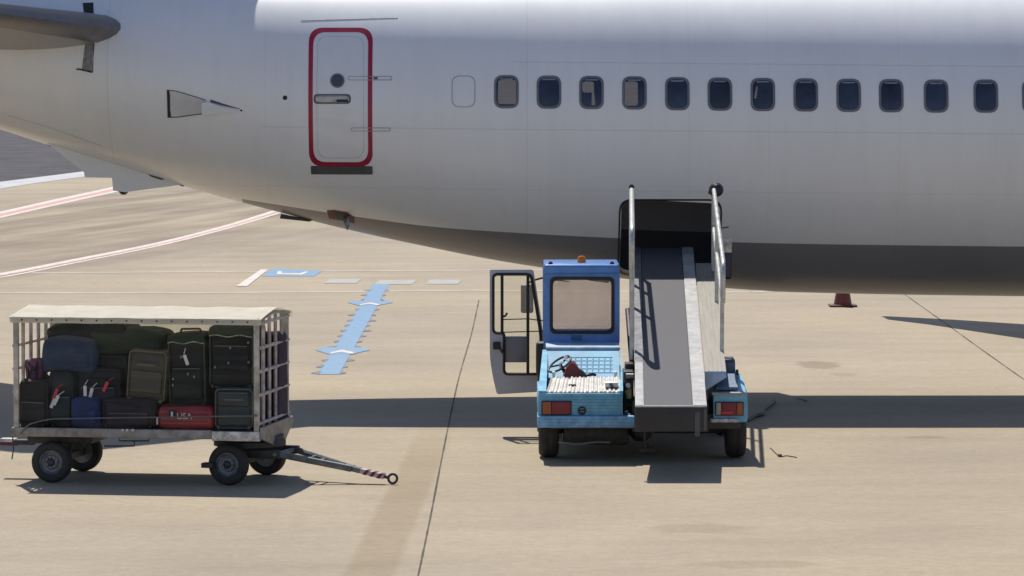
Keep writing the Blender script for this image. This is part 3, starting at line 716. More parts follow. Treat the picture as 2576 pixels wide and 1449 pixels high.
# canvas roof: low gable with a rolled hem
bm = B(); rows = []
NX = 40
prof = [(-HW - .035, ZR - .045), (-HW - .034, ZR + .012), (-HW * .5, ZR + .056), (0, ZR + .09), (HW * .5, ZR + .056), (HW + .034, ZR + .012), (HW + .035, ZR - .045)]
for i in range(NX + 1):
    x = -HL - .03 + i * (2 * HL + .06) / NX
    rows.append([bm.verts.new((x, y, z + .006 * noise.noise((x * 3, y * 3, 0)) - .006 * math.sin(i * math.pi / NX * 5) ** 2 * (abs(y) < HW))) for y, z in prof])
for a, b in zip(rows, rows[1:]):
    for k in range(len(prof) - 1): bm.faces.new((a[k], a[k + 1], b[k + 1], b[k]))
bmesh.ops.solidify(bm, geom=bm.faces[:], thickness=.008)
roof = cpart('roof', bm, M_CANVAS, angle=50)
for i in range(16):
    bm = B(); x = -HL + .1 + i * (2 * HL - .2) / 15; lathe(bm, [(.009, 0), (.009, .006), (.003, .008)], (x, -HW - .038, ZR - .015), (0, -1, 0), 8)
    cpart('rivet', bm, M_HUB, roof)
# ragged canvas flap left hanging on the far side, glowing with the sun behind it
M_FLAP = bpy.data.materials.new('thin_cream_flap'); M_FLAP.use_nodes = True
_n = M_FLAP.node_tree.nodes; _l = M_FLAP.node_tree.links; _t = _n.new('ShaderNodeBsdfTranslucent'); _t.inputs[0].default_value = (.62, .55, .40, 1)
_k = _n.new('ShaderNodeTexChecker'); _k.inputs['Scale'].default_value = 70; _k.inputs[1].default_value = (.62, .56, .42, 1); _k.inputs[2].default_value = (.42, .37, .28, 1); _c = _n.new('ShaderNodeTexCoord'); _l.new(_c.outputs['Object'], _k.inputs[0]); _l.new(_k.outputs[0], _t.inputs[0])
_m = _n.new('ShaderNodeMixShader'); _m.inputs[0].default_value = .6; _l.new(_n['Principled BSDF'].outputs[0], _m.inputs[1]); _l.new(_t.outputs[0], _m.inputs[2]); _l.new(_m.outputs[0], _n['Material Output'].inputs[0]); _n['Principled BSDF'].inputs[0].default_value = (.7, .64, .5, 1)
bm = B(); x0_ = CH(290, 830, HW).x; x1_ = CH(640, 830, HW).x; top = []; bot = []
for i in range(25):
    x = x0_ + (x1_ - x0_) * i / 24; yy = HW + .02 * math.sin(i * 1.3); top.append(bm.verts.new((x, HW, ZR - .01))); bot.append(bm.verts.new((x, yy, ZR - .30 + .03 * math.sin(i * 2.1))))
for i in range(24): bm.faces.new((top[i], top[i + 1], bot[i + 1], bot[i]))
cpart('hanging_flap', bm, M_FLAP, roof)
# clear plastic side curtain, slightly wavy
M_CLEAR = bpy.data.materials.new('clear_plastic'); M_CLEAR.use_nodes = True
_n = M_CLEAR.node_tree.nodes; _l = M_CLEAR.node_tree.links; _n.remove(_n['Principled BSDF'])
_t = _n.new('ShaderNodeBsdfTransparent'); _t.inputs[0].default_value = (.95, .95, .94, 1); _g = _n.new('ShaderNodeBsdfGlossy'); _g.inputs['Roughness'].default_value = .12
_w = _n.new('ShaderNodeTexNoise'); _w.inputs['Scale'].default_value = 3; _w.inputs['Detail'].default_value = 5; _c = _n.new('ShaderNodeTexCoord'); _mp = _n.new('ShaderNodeMapping'); _mp.inputs['Scale'].default_value = (.5, 1, 3.5); _l.new(_c.outputs['Object'], _mp.inputs[0]); _l.new(_mp.outputs[0], _w.inputs['Vector'])
_b = _n.new('ShaderNodeBump'); _b.inputs['Strength'].default_value = .5; _b.inputs['Distance'].default_value = .03; _l.new(_w.outputs['Fac'], _b.inputs['Height']); _l.new(_b.outputs[0], _g.inputs['Normal'])
_r = _n.new('ShaderNodeMapRange'); _r.inputs[1].default_value = .35; _r.inputs[2].default_value = .7; _r.inputs[3].default_value = .003; _r.inputs[4].default_value = .024; _l.new(_w.outputs['Fac'], _r.inputs[0])
_m = _n.new('ShaderNodeMixShader'); _l.new(_r.outputs[0], _m.inputs[0]); _l.new(_t.outputs[0], _m.inputs[1]); _l.new(_g.outputs[0], _m.inputs[2]); _l.new(_m.outputs[0], _n['Material Output'].inputs[0])
bm = B(); cols = []
for i in range(49):
    x = -HL + .06 + i * (2 * HL - .13) / 48
    cols.append([bm.verts.new((x, -HW + .004 + .006 * math.sin(i * .9) * math.sin(k * .8) + .004 * math.sin(k * 2.3), ZF + .012 + k * (ZR - ZF - .03) / 12)) for k in range(13)])
for a, b in zip(cols, cols[1:]):
    for k in range(12): bm.faces.new((a[k], a[k + 1], b[k + 1], b[k]))
cpart('clear_curtain', bm, M_CLEAR)
# bent side bar, latch and brake lever
bm = B(); tube(bm, bend([CH(50, 1092, -HW - .03), CH(70, 1068, -HW - .03), CH(120, 1054, -HW - .03), CH(300, 1051, -HW - .03), CH(648, 1046, -HW - .03)], .1), .0075, 6); cpart('side_bar', bm, mat('thin_grey_bar', (.16, .165, .165), .5, metal=.3))
bm = B()
for l_ in ([(300, 1100), (300, 1109), (375, 1109), (375, 1100)], [(338, 1109), (338, 1122), (262, 1122)]): tube(bm, [CH(a, b, -HW - .01) for a, b in l_], .008, 6)
cpart('brake_lever', bm, M_HUB)
for a in (309, 320, 334):
    bm = B(); p = CH(a, 1082, -HW - .03); box(bm, (p.x - .011, p.y - .01, p.z - .011), (p.x + .011, p.y + .005, p.z + .011), .003); cpart('latch_tag', bm, mat('white_tag', (.75, .75, .75), .5))
bm = B(); tube(bm, [CH(32, 1100, -HW), CH(34, 1130, -HW), CH(30, 1155, -HW)], .007, 6); cpart('safety_chain', bm, M_HUB)
# axles and wheels
WR = .205
rear_x = CH(130, 1170, -.58).x; front_x = CH(556, 1172, -.60).x + .02
for s in (-1, 1):
    c = CM @ Vector((rear_x, s * .56, WR)); wheel(cart, c, CM.to_3x3() @ Vector((0, s, 0)), WR, .13)
bm = B(); box(bm, (rear_x - .04, -.55, WR - .035), (rear_x + .04, .55, WR + .035), .01); box(bm, (rear_x - .30, -.42, .37), (rear_x + .36, .42, .462), .02)
box(bm, (rear_x - .05, -.40, WR + .03), (rear_x + .05, -.32, .38)); box(bm, (rear_x - .05, .32, WR + .03), (rear_x + .05, .40, .38)); cpart('rear_axle', bm, M_DKSTEEL)
STEER = R(-8)
FM = Matrix.Translation((front_x + .13, 0, 0)) @ Matrix.Rotation(STEER, 4, 'Z')
for s in (-1, 1):
    c = CM @ FM @ Vector((-.02, s * .52, WR)); wheel(cart, c, (CM @ FM).to_3x3() @ Vector((0, s, 0)), WR, .13)
bm = B(); box(bm, (-.06, -.5, WR - .035), (.02, .5, WR + .035), .01); lathe(bm, [(.36, .35), (.36, .40), (.34, .42), (.34, .455)], (0, 0, 0), (0, 0, 1), 28)
box(bm, (-.18, -.30, .25), (.42, -.22, .33), .01); box(bm, (-.18, .22, .25), (.42, .30, .33), .01); box(bm, (-.08, -.36, WR + .03), (.04, -.30, .36)); box(bm, (-.08, .30, WR + .03), (.04, .36, .36)); box(bm, (-.26, -.66, .175), (-.14, -.56, .225), .01)
bm.transform(FM); cpart('turntable', bm, M_DKSTEEL)
# drawbar
ringw = CI @ U(988, 1204, 39.74)
hit = FM @ Vector((.40, 0, .29))
dirv = (ringw - hit); Ln = dirv.length; ex = dirv.normalized(); ey = Vector((0, 0, 1)).cross(ex).normalized(); ez = ex.cross(ey)
DM = Matrix(((ex.x, ey.x, ez.x, hit.x), (ex.y, ey.y, ez.y, hit.y), (ex.z, ey.z, ez.z, hit.z), (0, 0, 0, 1)))
M_BAR = mat('grey_green_drawbar', (.17, .175, .165), .5, metal=.3, var=.3, scale=10)
bm = B()
for s in (-1, 1): tube(bm, [(-.05, s * .26, 0), (Ln * .55, s * .05, 0), (Ln * .62, s * .035, 0)], .033, 8)
box(bm, (Ln * .55, -.045, -.025), (Ln * .70, .045, .025), .006); tube(bm, [(.25, -.20, 0), (.25, .20, 0)], .018, 6); tube(bm, [(Ln * .32, -.14, 0), (Ln * .32, .14, 0)], .018, 6)
tube(bm, [(-.02, -.32, 0), (-.02, .32, 0)], .02, 8)
bm.transform(DM); db = cpart('drawbar', bm, M_BAR)
bm = B(); box(bm, (Ln * .70, -.042, -.024), (Ln * .92, .042, .024), .006); bm.transform(DM); cpart('drawbar_tip', bm, mat('white_bar_paint', (.55, .45, .45), .5, var=.2, scale=12), db)
bm = B()
for k in range(3):
    x = Ln * (.73 + k * .065); vs = box(bm, (x, -.0445, -.0265), (x + .035, .0445, .0265))
    for v in vs:
        if v.co.z > 0: v.co.x += .03
bm.transform(DM); cpart('drawbar_stripe', bm, mat('maroon_stripe', (.12, .012, .03), .5), db)
bm = B(); lathe(bm, [(.045 + .013 * math.cos(a), .013 * math.sin(a)) for a in [k * math.pi / 4 for k in range(8)]], (Ln, 0, 0), (0, -1, .15), 20, True); tube(bm, [(Ln * .90, 0, 0), (Ln - .042, 0, 0)], .017, 8); bm.transform(DM); cpart('towing_eye', bm, M_HUB, db)
# rear coupler
bm = B(); a = CH(20, 1112, -.1); box(bm, (-HL - .16, a.y - .07, a.z - .02), (-HL + .05, a.y + .05, a.z + .03), .008); cpart('rear_coupler', bm, M_DKSTEEL)
bm = B(); box(bm, (-HL - .30, a.y - .07, a.z + .005), (-HL - .14, a.y + .05, a.z + .04), .008); cpart('coupler_jaw', bm, mat('pale_worn_paint', (.6, .55, .55), .5, var=.3, scale=12))
bm = B(); box(bm, (-HL - .30, a.y - .06, a.z - .03), (-HL - .12, a.y + .04, a.z + .003), .006); cpart('coupler_plate', bm, mat('maroon_stripe', (.12, .012, .03), .5))

# ------------------------------------------------------------------ luggage: every bag a thing of its own
M_TAG = mat('white_paper_tag', (.72, .72, .72), .6, var=.1)
M_REDTAG = mat('red_paper_tag', (.55, .05, .07), .6)
M_ZIP = mat('grey_zip', (.13, .14, .14), .5, metal=.2)
M_TRIM = mat('dark_bag_trim', (.016, .016, .018), .6)
def fabric(name, c, rough=.75): return mat('fabric_' + name, c, rough, var=.18, scale=6, bump=.3)
def bag(name, label, cat, rect, yl, dep, col, style='case', rot=0.0, soft=.0, tags=0, pocket=None, trim=None):
    """rect is (x0,y0,x1,y1) of the bag's face, yl the depth of that face in the cart, dep its thickness"""
    a = CH(rect[0], rect[3], yl); b = CH(rect[2], rect[1], yl)
    w_, h_ = b.x - a.x, b.z - a.z; zb = max(a.z, ZF + .002)
    LM = CM @ Matrix.Translation(((a.x + b.x) / 2, yl + dep / 2, zb)) @ Matrix.Rotation(rot, 4, 'Y')
    t = thing(name, label, cat, LM, 'luggage on the baggage cart')
    bm = B(); r = min(.07 if soft < .02 else .12, w_ * .3, h_ * .3, dep * .3)
    box(bm, (-w_ / 2, -dep / 2, 0), (w_ / 2, dep / 2, h_), r, seg=4)
    bmesh.ops.triangulate(bm, faces=[f for f in bm.faces if len(f.verts) > 4])
    bmesh.ops.subdivide_edges(bm, edges=[e for e in bm.edges if e.calc_length() > .12], cuts=4, use_grid_fill=True)
    sd_ = random.uniform(0, 90)
    for v in bm.verts:
        q = noise.noise_vector((v.co.x * 5 + sd_, v.co.y * 5, v.co.z * 5)); v.co += q * (.011 + soft)
        if soft > .02: v.co.z -= soft * .8 * (abs(v.co.x) / (w_ / 2)) ** 2 * (v.co.z / h_)
        v.co.z = max(v.co.z, 0)
    body = part('body', bm, col, t, local=True, angle=55)
    fy = -dep / 2
    tr = trim or M_TRIM
    if style in ('case', 'wide'):
        # zip line round the front edge, corner piping and a front pocket
        for ins, z_, rr in ((.02, -.012, .007), (.02, .06, .006)):
            bm = B(); o = rrect(0, h_ / 2, w_ - 2 * ins, h_ - 2 * ins, .05, 4); tube(bm, [(x, fy + z_ + (.006 if z_ > 0 else 0.004), z) for x, z in o], rr, 6, True); part('piping', bm, tr, t, local=True)
        pz = pocket or (.12, .55)
        bm = B(); box(bm, (-w_ * .38, fy - .035, h_ * pz[0]), (w_ * .38, fy + .02, h_ * pz[1]), .018, seg=3); pk = part('front_pocket', bm, col, t, local=True)
        bm = B(); tube(bm, [(-w_ * .35, fy - .034, h_ * pz[1] - .012), (w_ * .35, fy - .034, h_ * pz[1] - .012)], .005, 6); part('zip', bm, M_ZIP, pk, local=True)
        bm = B(); hz = h_ if style == 'case' else h_ * .72
        if style == 'case':
            tube(bm, bend([(-.10, fy + dep * .4, hz - .01), (-.10, fy + dep * .4, hz + .035), (.10, fy + dep * .4, hz + .035), (.10, fy + dep * .4, hz - .01)], .03), .011, 6)
        else: tube(bm, bend([(-.10, fy - .005, hz), (-.09, fy - .05, hz), (.09, fy - .05, hz), (.10, fy - .005, hz)], .03), .012, 6)
        part('handle', bm, tr, t, local=True)
        for s in (-1, 1):
            bm = B(); lathe(bm, [(.018, -.012), (.022, -.008), (.022, .008), (.018, .012)], (s * (w_ / 2 - .05), fy - .014, .024), (1, 0, 0), 12); part('wheel', bm, tr, t, local=True)
    elif style == 'plain':
        for fz in (.2, .36, .68):
            bm = B(); tube(bm, [(-w_ * .42, fy - .003, h_ * fz), (w_ * .42, fy - .003, h_ * fz)], .006, 6); part('ridge', bm, col, t, local=True)
        bm = B(); tube(bm, bend([(-.09, 0, h_ - .005), (-.08, 0, h_ + .03), (.08, 0, h_ + .03), (.09, 0, h_ - .005)], .03), .010, 6); part('handle', bm, tr, t, local=True)
    elif style == 'lump':
        bm = B(); tube(bm, [(-w_ * .42, fy + dep * .3, h_ * .93), (0, fy + dep * .3, h_ * .985), (w_ * .42, fy + dep * .3, h_ * .93)], .006, 6); part('zip', bm, M_ZIP, t, local=True)
        bm = B(); box(bm, (w_ * .12, fy - .03, h_ * .18), (w_ * .40, fy + .03, h_ * .62), .02, seg=3); part('side_pocket', bm, col, t, local=True)
    else:
        for s in (-1, 1):
            bm = B(); x = s * w_ * .22; tube(bm, [(x, fy - .008, .02), (x, fy - .016 - soft, h_ * .5), (x, fy + .01, h_ * .9)], .012, 6); part('strap', bm, tr, t, local=True)
        bm = B(); tube(bm, bend([(-w_ * .22, fy - .015, h_ * .72), (-w_ * .1, fy - .05, h_ * .55), (w_ * .1, fy - .05, h_ * .55), (w_ * .22, fy - .015, h_ * .72)], .05), .012, 6); part('handle', bm, tr, t, local=True)
        bm = B(); tube(bm, [(-w_ * .44, fy + dep * .3, h_ * .955), (0, fy + dep * .3, h_ + .006), (w_ * .44, fy + dep * .3, h_ * .955)], .006, 6); part('zip', bm, M_ZIP, t, local=True)
    for k in range(tags):
        bm = B(); x = random.uniform(-.25, .25) * w_; z = h_ * random.uniform(.45, .7); an = random.uniform(-.5, .5)
        Mq = Matrix.Translation((x, fy - .05 - .01 * k, z)) @ Matrix.Rotation(an, 4, 'Y')
        box(bm, (-.016, -.002, -.075), (.016, .002, .03), 0, Mq); tube(bm, [Mq @ Vector((0, 0, .04)), Mq @ Vector((.03, .02, .09))], .004, 5)
        part('luggage_tag', bm, M_REDTAG if (k == 1) else M_TAG, t, local=True, smooth=False)
    return t
K = .022
bag('suitcase', 'plain black suitcase standing at the left end of the cart', 'suitcase', (44, 966, 122, 1084), -.56, .42, fabric('black', (0.0133, 0.0133, 0.0156)), rot=R(1.5))
bag('suitcase', 'dark teal suitcase with white tags, right of the plain black end suitcase', 'suitcase', (122, 942, 186, 1084), -.52, .45, fabric('teal', (0.0109, 0.0234, 0.0281)), tags=3)
bag('duffel_bag', 'steel blue duffel bag on the dark teal suitcase, left half of cart', 'duffel bag', (98, 852, 238, 940), -.52, .5, fabric('steel_blue', (0.0234, 0.0468, 0.0936)), 'lump', soft=.04)
bag('holdall', 'black flat holdall on top of the pile under the roof, above the blue duffel', 'holdall', (120, 814, 318, 872), -.30, .6, fabric('soft_black', (0.0078, 0.0117, 0.0117)), 'lump', soft=.035)
bag('duffel_bag', 'dark green duffel bag slumped on top of the pile at the middle of the cart', 'duffel bag', (228, 829, 410, 902), -.36, .5, fabric('bottle_green', (0.0117, 0.0250, 0.0148)), 'lump', soft=.045)
bag('suitcase', 'navy suitcase with white and red tags in the middle of the pile', 'suitcase', (188, 925, 306, 1030), -.46, .45, fabric('navy', (0.0109, 0.0172, 0.0265)), 'wide', tags=3)
bag('travel_bag', 'royal blue bag on the cart floor under the tagged navy suitcase', 'travel bag', (176, 1008, 250, 1083), -.60, .3, fabric('royal_blue', (0.0125, 0.0328, 0.1287)), 'lump', soft=.018)
bag('suitcase', 'dark purple suitcase lying on the cart floor left of the red suitcase', 'suitcase', (256, 1010, 392, 1084), -.58, .5, fabric('plum', (0.0281, 0.0203, 0.0312)), 'wide')
bag('suitcase', 'large olive beige suitcase leaning in the cart middle', 'suitcase', (314, 880, 416, 1012), -.50, .42, mat('olive_leather', (.066, .061, .043), .5, var=.3, scale=3, stretch=(.3, 1, 6), bump=.2), 'wide', rot=R(4), trim=mat('tan_piping', (.15, .135, .10), .5), pocket=(.18, .6))
red = bag('suitcase', 'red suitcase with white lettering lying on the cart floor', 'suitcase', (396, 1029, 534, 1086), -.63, .42, mat('red_shell', (.27, .012, .024), .4, var=.2, scale=5, coat=.2), 'plain')
kb = bag('suitcase', 'tall black suitcase with pale zip standing behind the red suitcase', 'suitcase', (424, 840, 522, 1026), -.44, .5, fabric('coal', (0.0078, 0.0109, 0.0109)), tags=1, rot=R(-1.5), trim=mat('green_piping', (.03, .07, .04), .4))
lb = bag('suitcase', 'black suitcase with dark green top edge stacked at the right end of the cart', 'suitcase', (524, 820, 640, 978), -.42, .55, fabric('ink', (0.0070, 0.0094, 0.0109)), pocket=(.3, .7), trim=mat('green_piping', (.03, .075, .04), .45))
bag('suitcase', 'dark teal hard case with carry handle on the floor at the right cart end', 'suitcase', (538, 980, 640, 1086), -.55, .55, mat('teal_shell', (.010, .030, .034), .35, var=.2, scale=4), 'wide', pocket=(.55, .9), trim=M_ZIP)
bag('pouch', 'small patterned pink and purple pouch on the plain black end suitcase', 'pouch', (62, 905, 106, 962), -.42, .25, mat('pink_pattern', (.16, .05, .10), .7, var=.9, scale=30, tint=(.03, .012, .05)), 'soft', soft=.02)
bag('suitcase', 'black suitcase between the navy tagged one and the olive beige one', 'suitcase', (240, 892, 322, 1010), -.38, .45, fabric('charcoal', (0.0117, 0.0148, 0.0164)))
bag('suitcase', 'purple suitcase seen through the bars at the right end of the cart', 'suitcase', (560, 850, 700, 1075), .16, .46, fabric('violet', (0.0172, 0.0062, 0.0312)))
bag('suitcase', 'black suitcase filling the far side of the cart behind the blue duffel', 'suitcase', (130, 862, 330, 1075), .12, .5, fabric('soot', (0.0086, 0.0094, 0.0109)))
bag('suitcase', 'black suitcase filling the far side of the cart behind the olive beige one', 'suitcase', (335, 890, 555, 1075), .12, .5, fabric('slate', (0.0094, 0.0101, 0.0117)))
def top_panel(t, w_, h_, fy, g0):
    bm = B(); box(bm, (-w_ * .47, fy - .02, h_ * g0), (w_ * .47, fy + .05, h_ * .985), .02, seg=3)
    for v in bm.verts: v.co += noise.noise_vector(v.co * 9) * .008
    pn = part('top_panel', bm, fabric('moss_green', (0.0172, 0.0374, 0.0203)), t, local=True)
    bm = B(); tube(bm, [(-w_ * .46 + w_ * .92 * k / 10, fy - .026 + .004 * math.sin(k * 2), h_ * g0 + .010 * math.sin(k * 1.1)) for k in range(11)], .006, 6); part('pale_piping', bm, mat('pale_piping', (.30, .33, .31), .5, var=.6, scale=30), pn, local=True)
    for k in range(5):
        bm = B(); x = random.uniform(-.4, .4) * w_; z = h_ * random.uniform(.3, .8); box(bm, (x - .008, fy - .05, z - .012), (x + .008, fy - .02, z + .012), .003); part('buckle', bm, mat('dull_buckle', (.22, .23, .23), .4, metal=.4), t, local=True)
def face_size(rect, yl):
    a = CH(rect[0], rect[3], yl); b = CH(rect[2], rect[1], yl); return b.x - a.x, b.z - a.z
w1, h1_ = face_size((424, 840, 522, 1026), -.44); top_panel(kb, w1, h1_, -.25, .88)
w2, h2_ = face_size((524, 820, 640, 978), -.42); top_panel(lb, w2, h2_, -.275, .84)
# lettering on the red suitcase, pale highlights of the black pair
def text_on(root, txt, size, loc, m):
    cu = bpy.data.curves.new('lettering', 'FONT'); cu.body = txt; cu.size = size; cu.extrude = .001; cu.align_x = 'CENTER'
    o = bpy.data.objects.new('lettering', cu); COL.objects.link(o)
    dg = bpy.context.evaluated_depsgraph_get(); me = bpy.data.meshes.new_from_object(o.evaluated_get(dg)); bpy.data.objects.remove(o)
    q = bpy.data.objects.new('lettering', me); COL.objects.link(q); me.materials.clear(); me.materials.append(m)
    q.parent = root; q.location = loc; q.rotation_euler = (math.pi / 2, 0, 0); return q
text_on(red, 'USA', .085, (.0, -.228, .11), M_TAG)
bm = B(); box(bm, (-.16, -.228, .12), (-.09, -.222, .20), .003); part('label_patch', bm, M_TRIM, red, local=True)
bm = B(); box(bm, (-.135, -.231, .135), (-.115, -.228, .18)); part('label_mark', bm, M_TAG, red, local=True)
bm = B(); box(bm, (-.285, -.222, .05), (-.27, -.205, .12), .004); part('corner_guard', bm, M_TAG, red, local=True)

# ================================================================== BELT LOADER
LO = Matrix.Translation((1.35, 43.4, 0))
ld = thing('belt_loader', 'light blue baggage belt loader reaching up to the open hold', 'belt loader', LO)
M_BLUE = mat('light_blue_paint', (.165, .46, .63), .42, var=.16, scale=8, coat=.1, tint=(.10, .30, .43))
M_CAB = mat('royal_blue_cab_paint', (.075, .23, .56), .38, var=.16, scale=7, coat=.3)
M_CYAN = mat('cyan_blue_paint', (.045, .265, .42), .45, var=.2, scale=4, tint=(.025, .18, .31))
M_GREYD = mat('grey_door_lining', (.48, .48, .51), .6, var=.1, scale=3)
M_ALU = mat('scuffed_aluminium', (.36, .355, .34), .55, metal=.1, var=.2, scale=7, bump=.2, tint=(.24, .235, .225))
M_ALU2 = mat('weathered_plank', (.275, .255, .205), .6, metal=.05, var=.12, scale=4, stretch=(9, .4, 1), tint=(.215, .20, .165))
M_BELT = mat('grey_rubber_belt', (.068, .066, .072), .75, var=.12, scale=5, bump=.3)
M_ENG = mat('greasy_machinery', (.035, .032, .03), .5, metal=.3, var=.5, scale=18)
M_RAIL = mat('galvanised_rail', (.55, .55, .52), .4, metal=.4, var=.2, scale=10)
M_RIB = mat('white_ribbed_plate', (.66, .63, .56), .5, var=.15, scale=9, tint=(.45, .42, .36))
M_GLASS = glass_mat('cab_glass', (.93, .90, .89), .06)
D0 = 41.9
# rear body block (open at the top, ribbed back panel)
bm = B(); a = U(1353, 1046, D0); b = U(1567, 990, D0)
box(bm, (a.x, D0, a.z), (b.x, 43.5, b.z), .012)
for k in range(6):
    z = b.z - .03 - k * (b.z - a.z - .05) / 6; box(bm, (a.x + .02, D0 - .008, z - .012), (b.x - .02, D0 + .002, z - .004), .003)
body = part('rear_body', bm, M_BLUE, ld)
bm = B(); a2 = U(1352, 1076, D0 - .06); b2 = U(1596, 1047, D0 - .06); box(bm, (a2.x, D0 - .06, a2.z), (b2.x, D0 + .5, b2.z), .012)
for k in range(3):
    z = b2.z - .03 - k * .035; box(bm, (a2.x + .01, D0 - .068, z - .008), (b2.x - .01, D0 - .058, z), .003)
part('bumper', bm, mat('mid_blue_bumper', (.20, .42, .66), .5, var=.25, scale=9), ld)
# white ribbed deck sloping up behind the back panel
bm = B(); q = [U(1374, 988, D0 + .03), U(1565, 988, D0 + .03), U(1558, 951, D0 + .60), U(1386, 951, D0 + .60)]
NXR = 60; rows = []
for j in range(2):
    row = []
    for i in range(NXR + 1):
        t = i / NXR; p = (q[0].lerp(q[1], t) if j == 0 else q[3].lerp(q[2], t)); p.z += .012 * (1 if math.sin(t * 17 * 2 * math.pi) > 0 else 0) + .004; row.append(bm.verts.new(p))
    rows.append(row)
for i in range(NXR): bm.faces.new((rows[0][i], rows[0][i + 1], rows[1][i + 1], rows[1][i]))
e = bmesh.ops.extrude_face_region(bm, geom=bm.faces[:])
for g in e['geom']:
    if isinstance(g, bmesh.types.BMVert): g.co.z -= .03
deck = part('ribbed_deck', bm, M_RIB, ld, smooth=False)
def deckp(px, py):
    t = (988 - py) / 37.0; return U(px, py, D0 + .03 + .57 * t)
bm = B(); c0 = deckp(1540, 976); box(bm, (c0.x - .075, c0.y - .06, c0.z + .012), (c0.x + .06, c0.y + .1, c0.z + .06), .008); cbx = part('switch_box', bm, mat('white_box', (.72, .72, .70), .5), deck)
bm = B(); tube(bm, [c0 + Vector((-.02, -.062, .05)), c0 + Vector((.0, -.09, .02))], .014, 6); part('switch_lever', bm, M_DARK, cbx)
bm = B(); c0 = deckp(1440, 972); box(bm, (c0.x - .04, c0.y - .02, c0.z + .006), (c0.x + .04, c0.y + .02, c0.z + .022), .004); part('deck_latch', bm, M_DARK, deck)
# cyan side walls and the inner wall with its pressed grid
wL = U(1376, 900, 43.5).x; wR = U(1558, 900, 43.5).x; z1 = U(1400, 880, 43.5).z
HQ = [U(1372, 950, 42.75), U(1559, 950, 42.75), U(1557, 880, 43.5), U(1376, 880, 43.5)]
def hood(px, py, up=0.0):
    t = (950 - py) / 70.0; return U(px, py, 42.75 + .75 * t) + Vector((0, -.3, .95)) * up
f = None; bm = B(); f = bm.faces.new([bm.verts.new(p) for p in HQ]); e = bmesh.ops.extrude_face_region(bm, geom=[f])
for g in e['geom']:
    if isinstance(g, bmesh.types.BMVert): g.co.z -= .05
part('sloped_hood', bm, M_CYAN, ld, smooth=False)
bm = B()
for k in range(8): a = 1432 + k * 14.7; tube(bm, [hood(a, 938, .004), hood(a + 1, 899, .004)], .007, 4)
for b in (899, 908, 918, 928, 938): tube(bm, [hood(1424, b, .004), hood(1541, b, .004)], .007, 4)
part('grille', bm, mat('teal_grille_paint', (.10, .36, .52), .4), ld)
bm = B(); zs = U(1460, 865, 43.9).z
for (xa, xb) in ((U(1354, 988, D0).x, U(1374, 988, D0).x), (U(1558, 980, D0 + .2).x, U(1566, 980, D0 + .2).x)):
    p = [(D0 + .02, .70), (43.52, .70), (43.52, z1), (42.9, .93), (D0 + .02, .745)]
    va = [bm.verts.new((xa + (y - D0) * .035, y, z)) for y, z in p]; vb = [bm.verts.new((xb + (y - D0) * .02, y, z)) for y, z in p]
    bm.faces.new(va); bm.faces.new(vb[::-1])
    for i in range(5): bm.faces.new((va[i], va[(i + 1) % 5], vb[(i + 1) % 5], vb[i]))
part('side_wall', bm, M_BLUE, ld, smooth=False)
bm = B(); box(bm, (wL - .01, 43.49, z1 - .002), (wR + .01, 44.28, z1 + .03), .01); part('rear_shelf', bm, mat('pale_blue_shelf', (.45, .57, .68), .4, var=.2, scale=6), ld)
# steering wheel on its column, red toolbox-like seat boot
sc = U(1408, 916, 42.72); SMx = Matrix.Translation(sc) @ Matrix.Rotation(R(-32), 4, 'Y') @ Matrix.Rotation(R(18), 4, 'X')
bm = B(); lathe(bm, [(.135 + .012 * math.cos(a), .012 * math.sin(a)) for a in [k * math.pi / 4 for k in range(8)]], (0, 0, 0), (0, 0, 1), 28, True)
for k in range(3): a = k * 2.094 + .4; tube(bm, [(0, 0, -.01), (.13 * math.cos(a), .13 * math.sin(a), 0)], .01, 6)
tube(bm, [(0, 0, 0), (0, .02, -.22)], .02, 8); bm.transform(SMx); part('steering_wheel', bm, M_DARK, ld)
bm = B(); pr = [U(a, b, 42.58) for a, b in ((1416, 953), (1426, 925), (1438, 912), (1450, 919), (1468, 953))]
va = [bm.verts.new(p) for p in pr]; vb = [bm.verts.new(p + Vector((0, .28, .01))) for p in pr]; bm.faces.new(va); bm.faces.new(vb[::-1])
for i in range(5): bm.faces.new((va[i], va[(i + 1) % 5], vb[(i + 1) % 5], vb[i]))
bmesh.ops.bevel(bm, geom=bm.edges[:], offset=.012, segments=2, affect='EDGES'); part('control_boot', bm, mat('dark_red_boot', (.16, .018, .028), .55, var=.4, scale=12), ld)
bm = B(); pr = [U(a, b, 42.6) for a, b in ((1452, 953), (1456, 928), (1466, 934), (1484, 953))]
va = [bm.verts.new(p) for p in pr]; vb = [bm.verts.new(p + Vector((0, .2, 0))) for p in pr]; bm.faces.new(va); bm.faces.new(vb[::-1])
for i in range(4): bm.faces.new((va[i], va[(i + 1) % 4], vb[(i + 1) % 4], vb[i]))
part('pedal_box', bm, mat('dark_green_grey', (.035, .05, .045), .6), ld, smooth=False)
bm = B(); tube(bm, [U(1476, 945, 42.6), U(1490, 941, 42.6), U(1500, 944, 42.6)], [.012, .02, .012], 8); part('lever', bm, M_DARK, ld)
bm = B(); p = U(1423, 905, 42.6); lathe(bm, [(.014, 0), (.022, .03), (.01, .05)], p, (0, 0, 1), 10); p2 = U(1414, 914, 42.6); lathe(bm, [(.012, 0), (.018, .02), (.008, .03)], p2, (0, 0, 1), 10); part('control_knob', bm, M_TAG, ld)
for a in (1393, 1548):
    bm = B(); p = U(a, 950, 42.55); lathe(bm, [(.014, 0), (.014, .03), (.02, .035), (.02, .06), (.006, .07)], p, (0, 0, 1), 10); part('marker_knob', bm, M_TAG, ld)
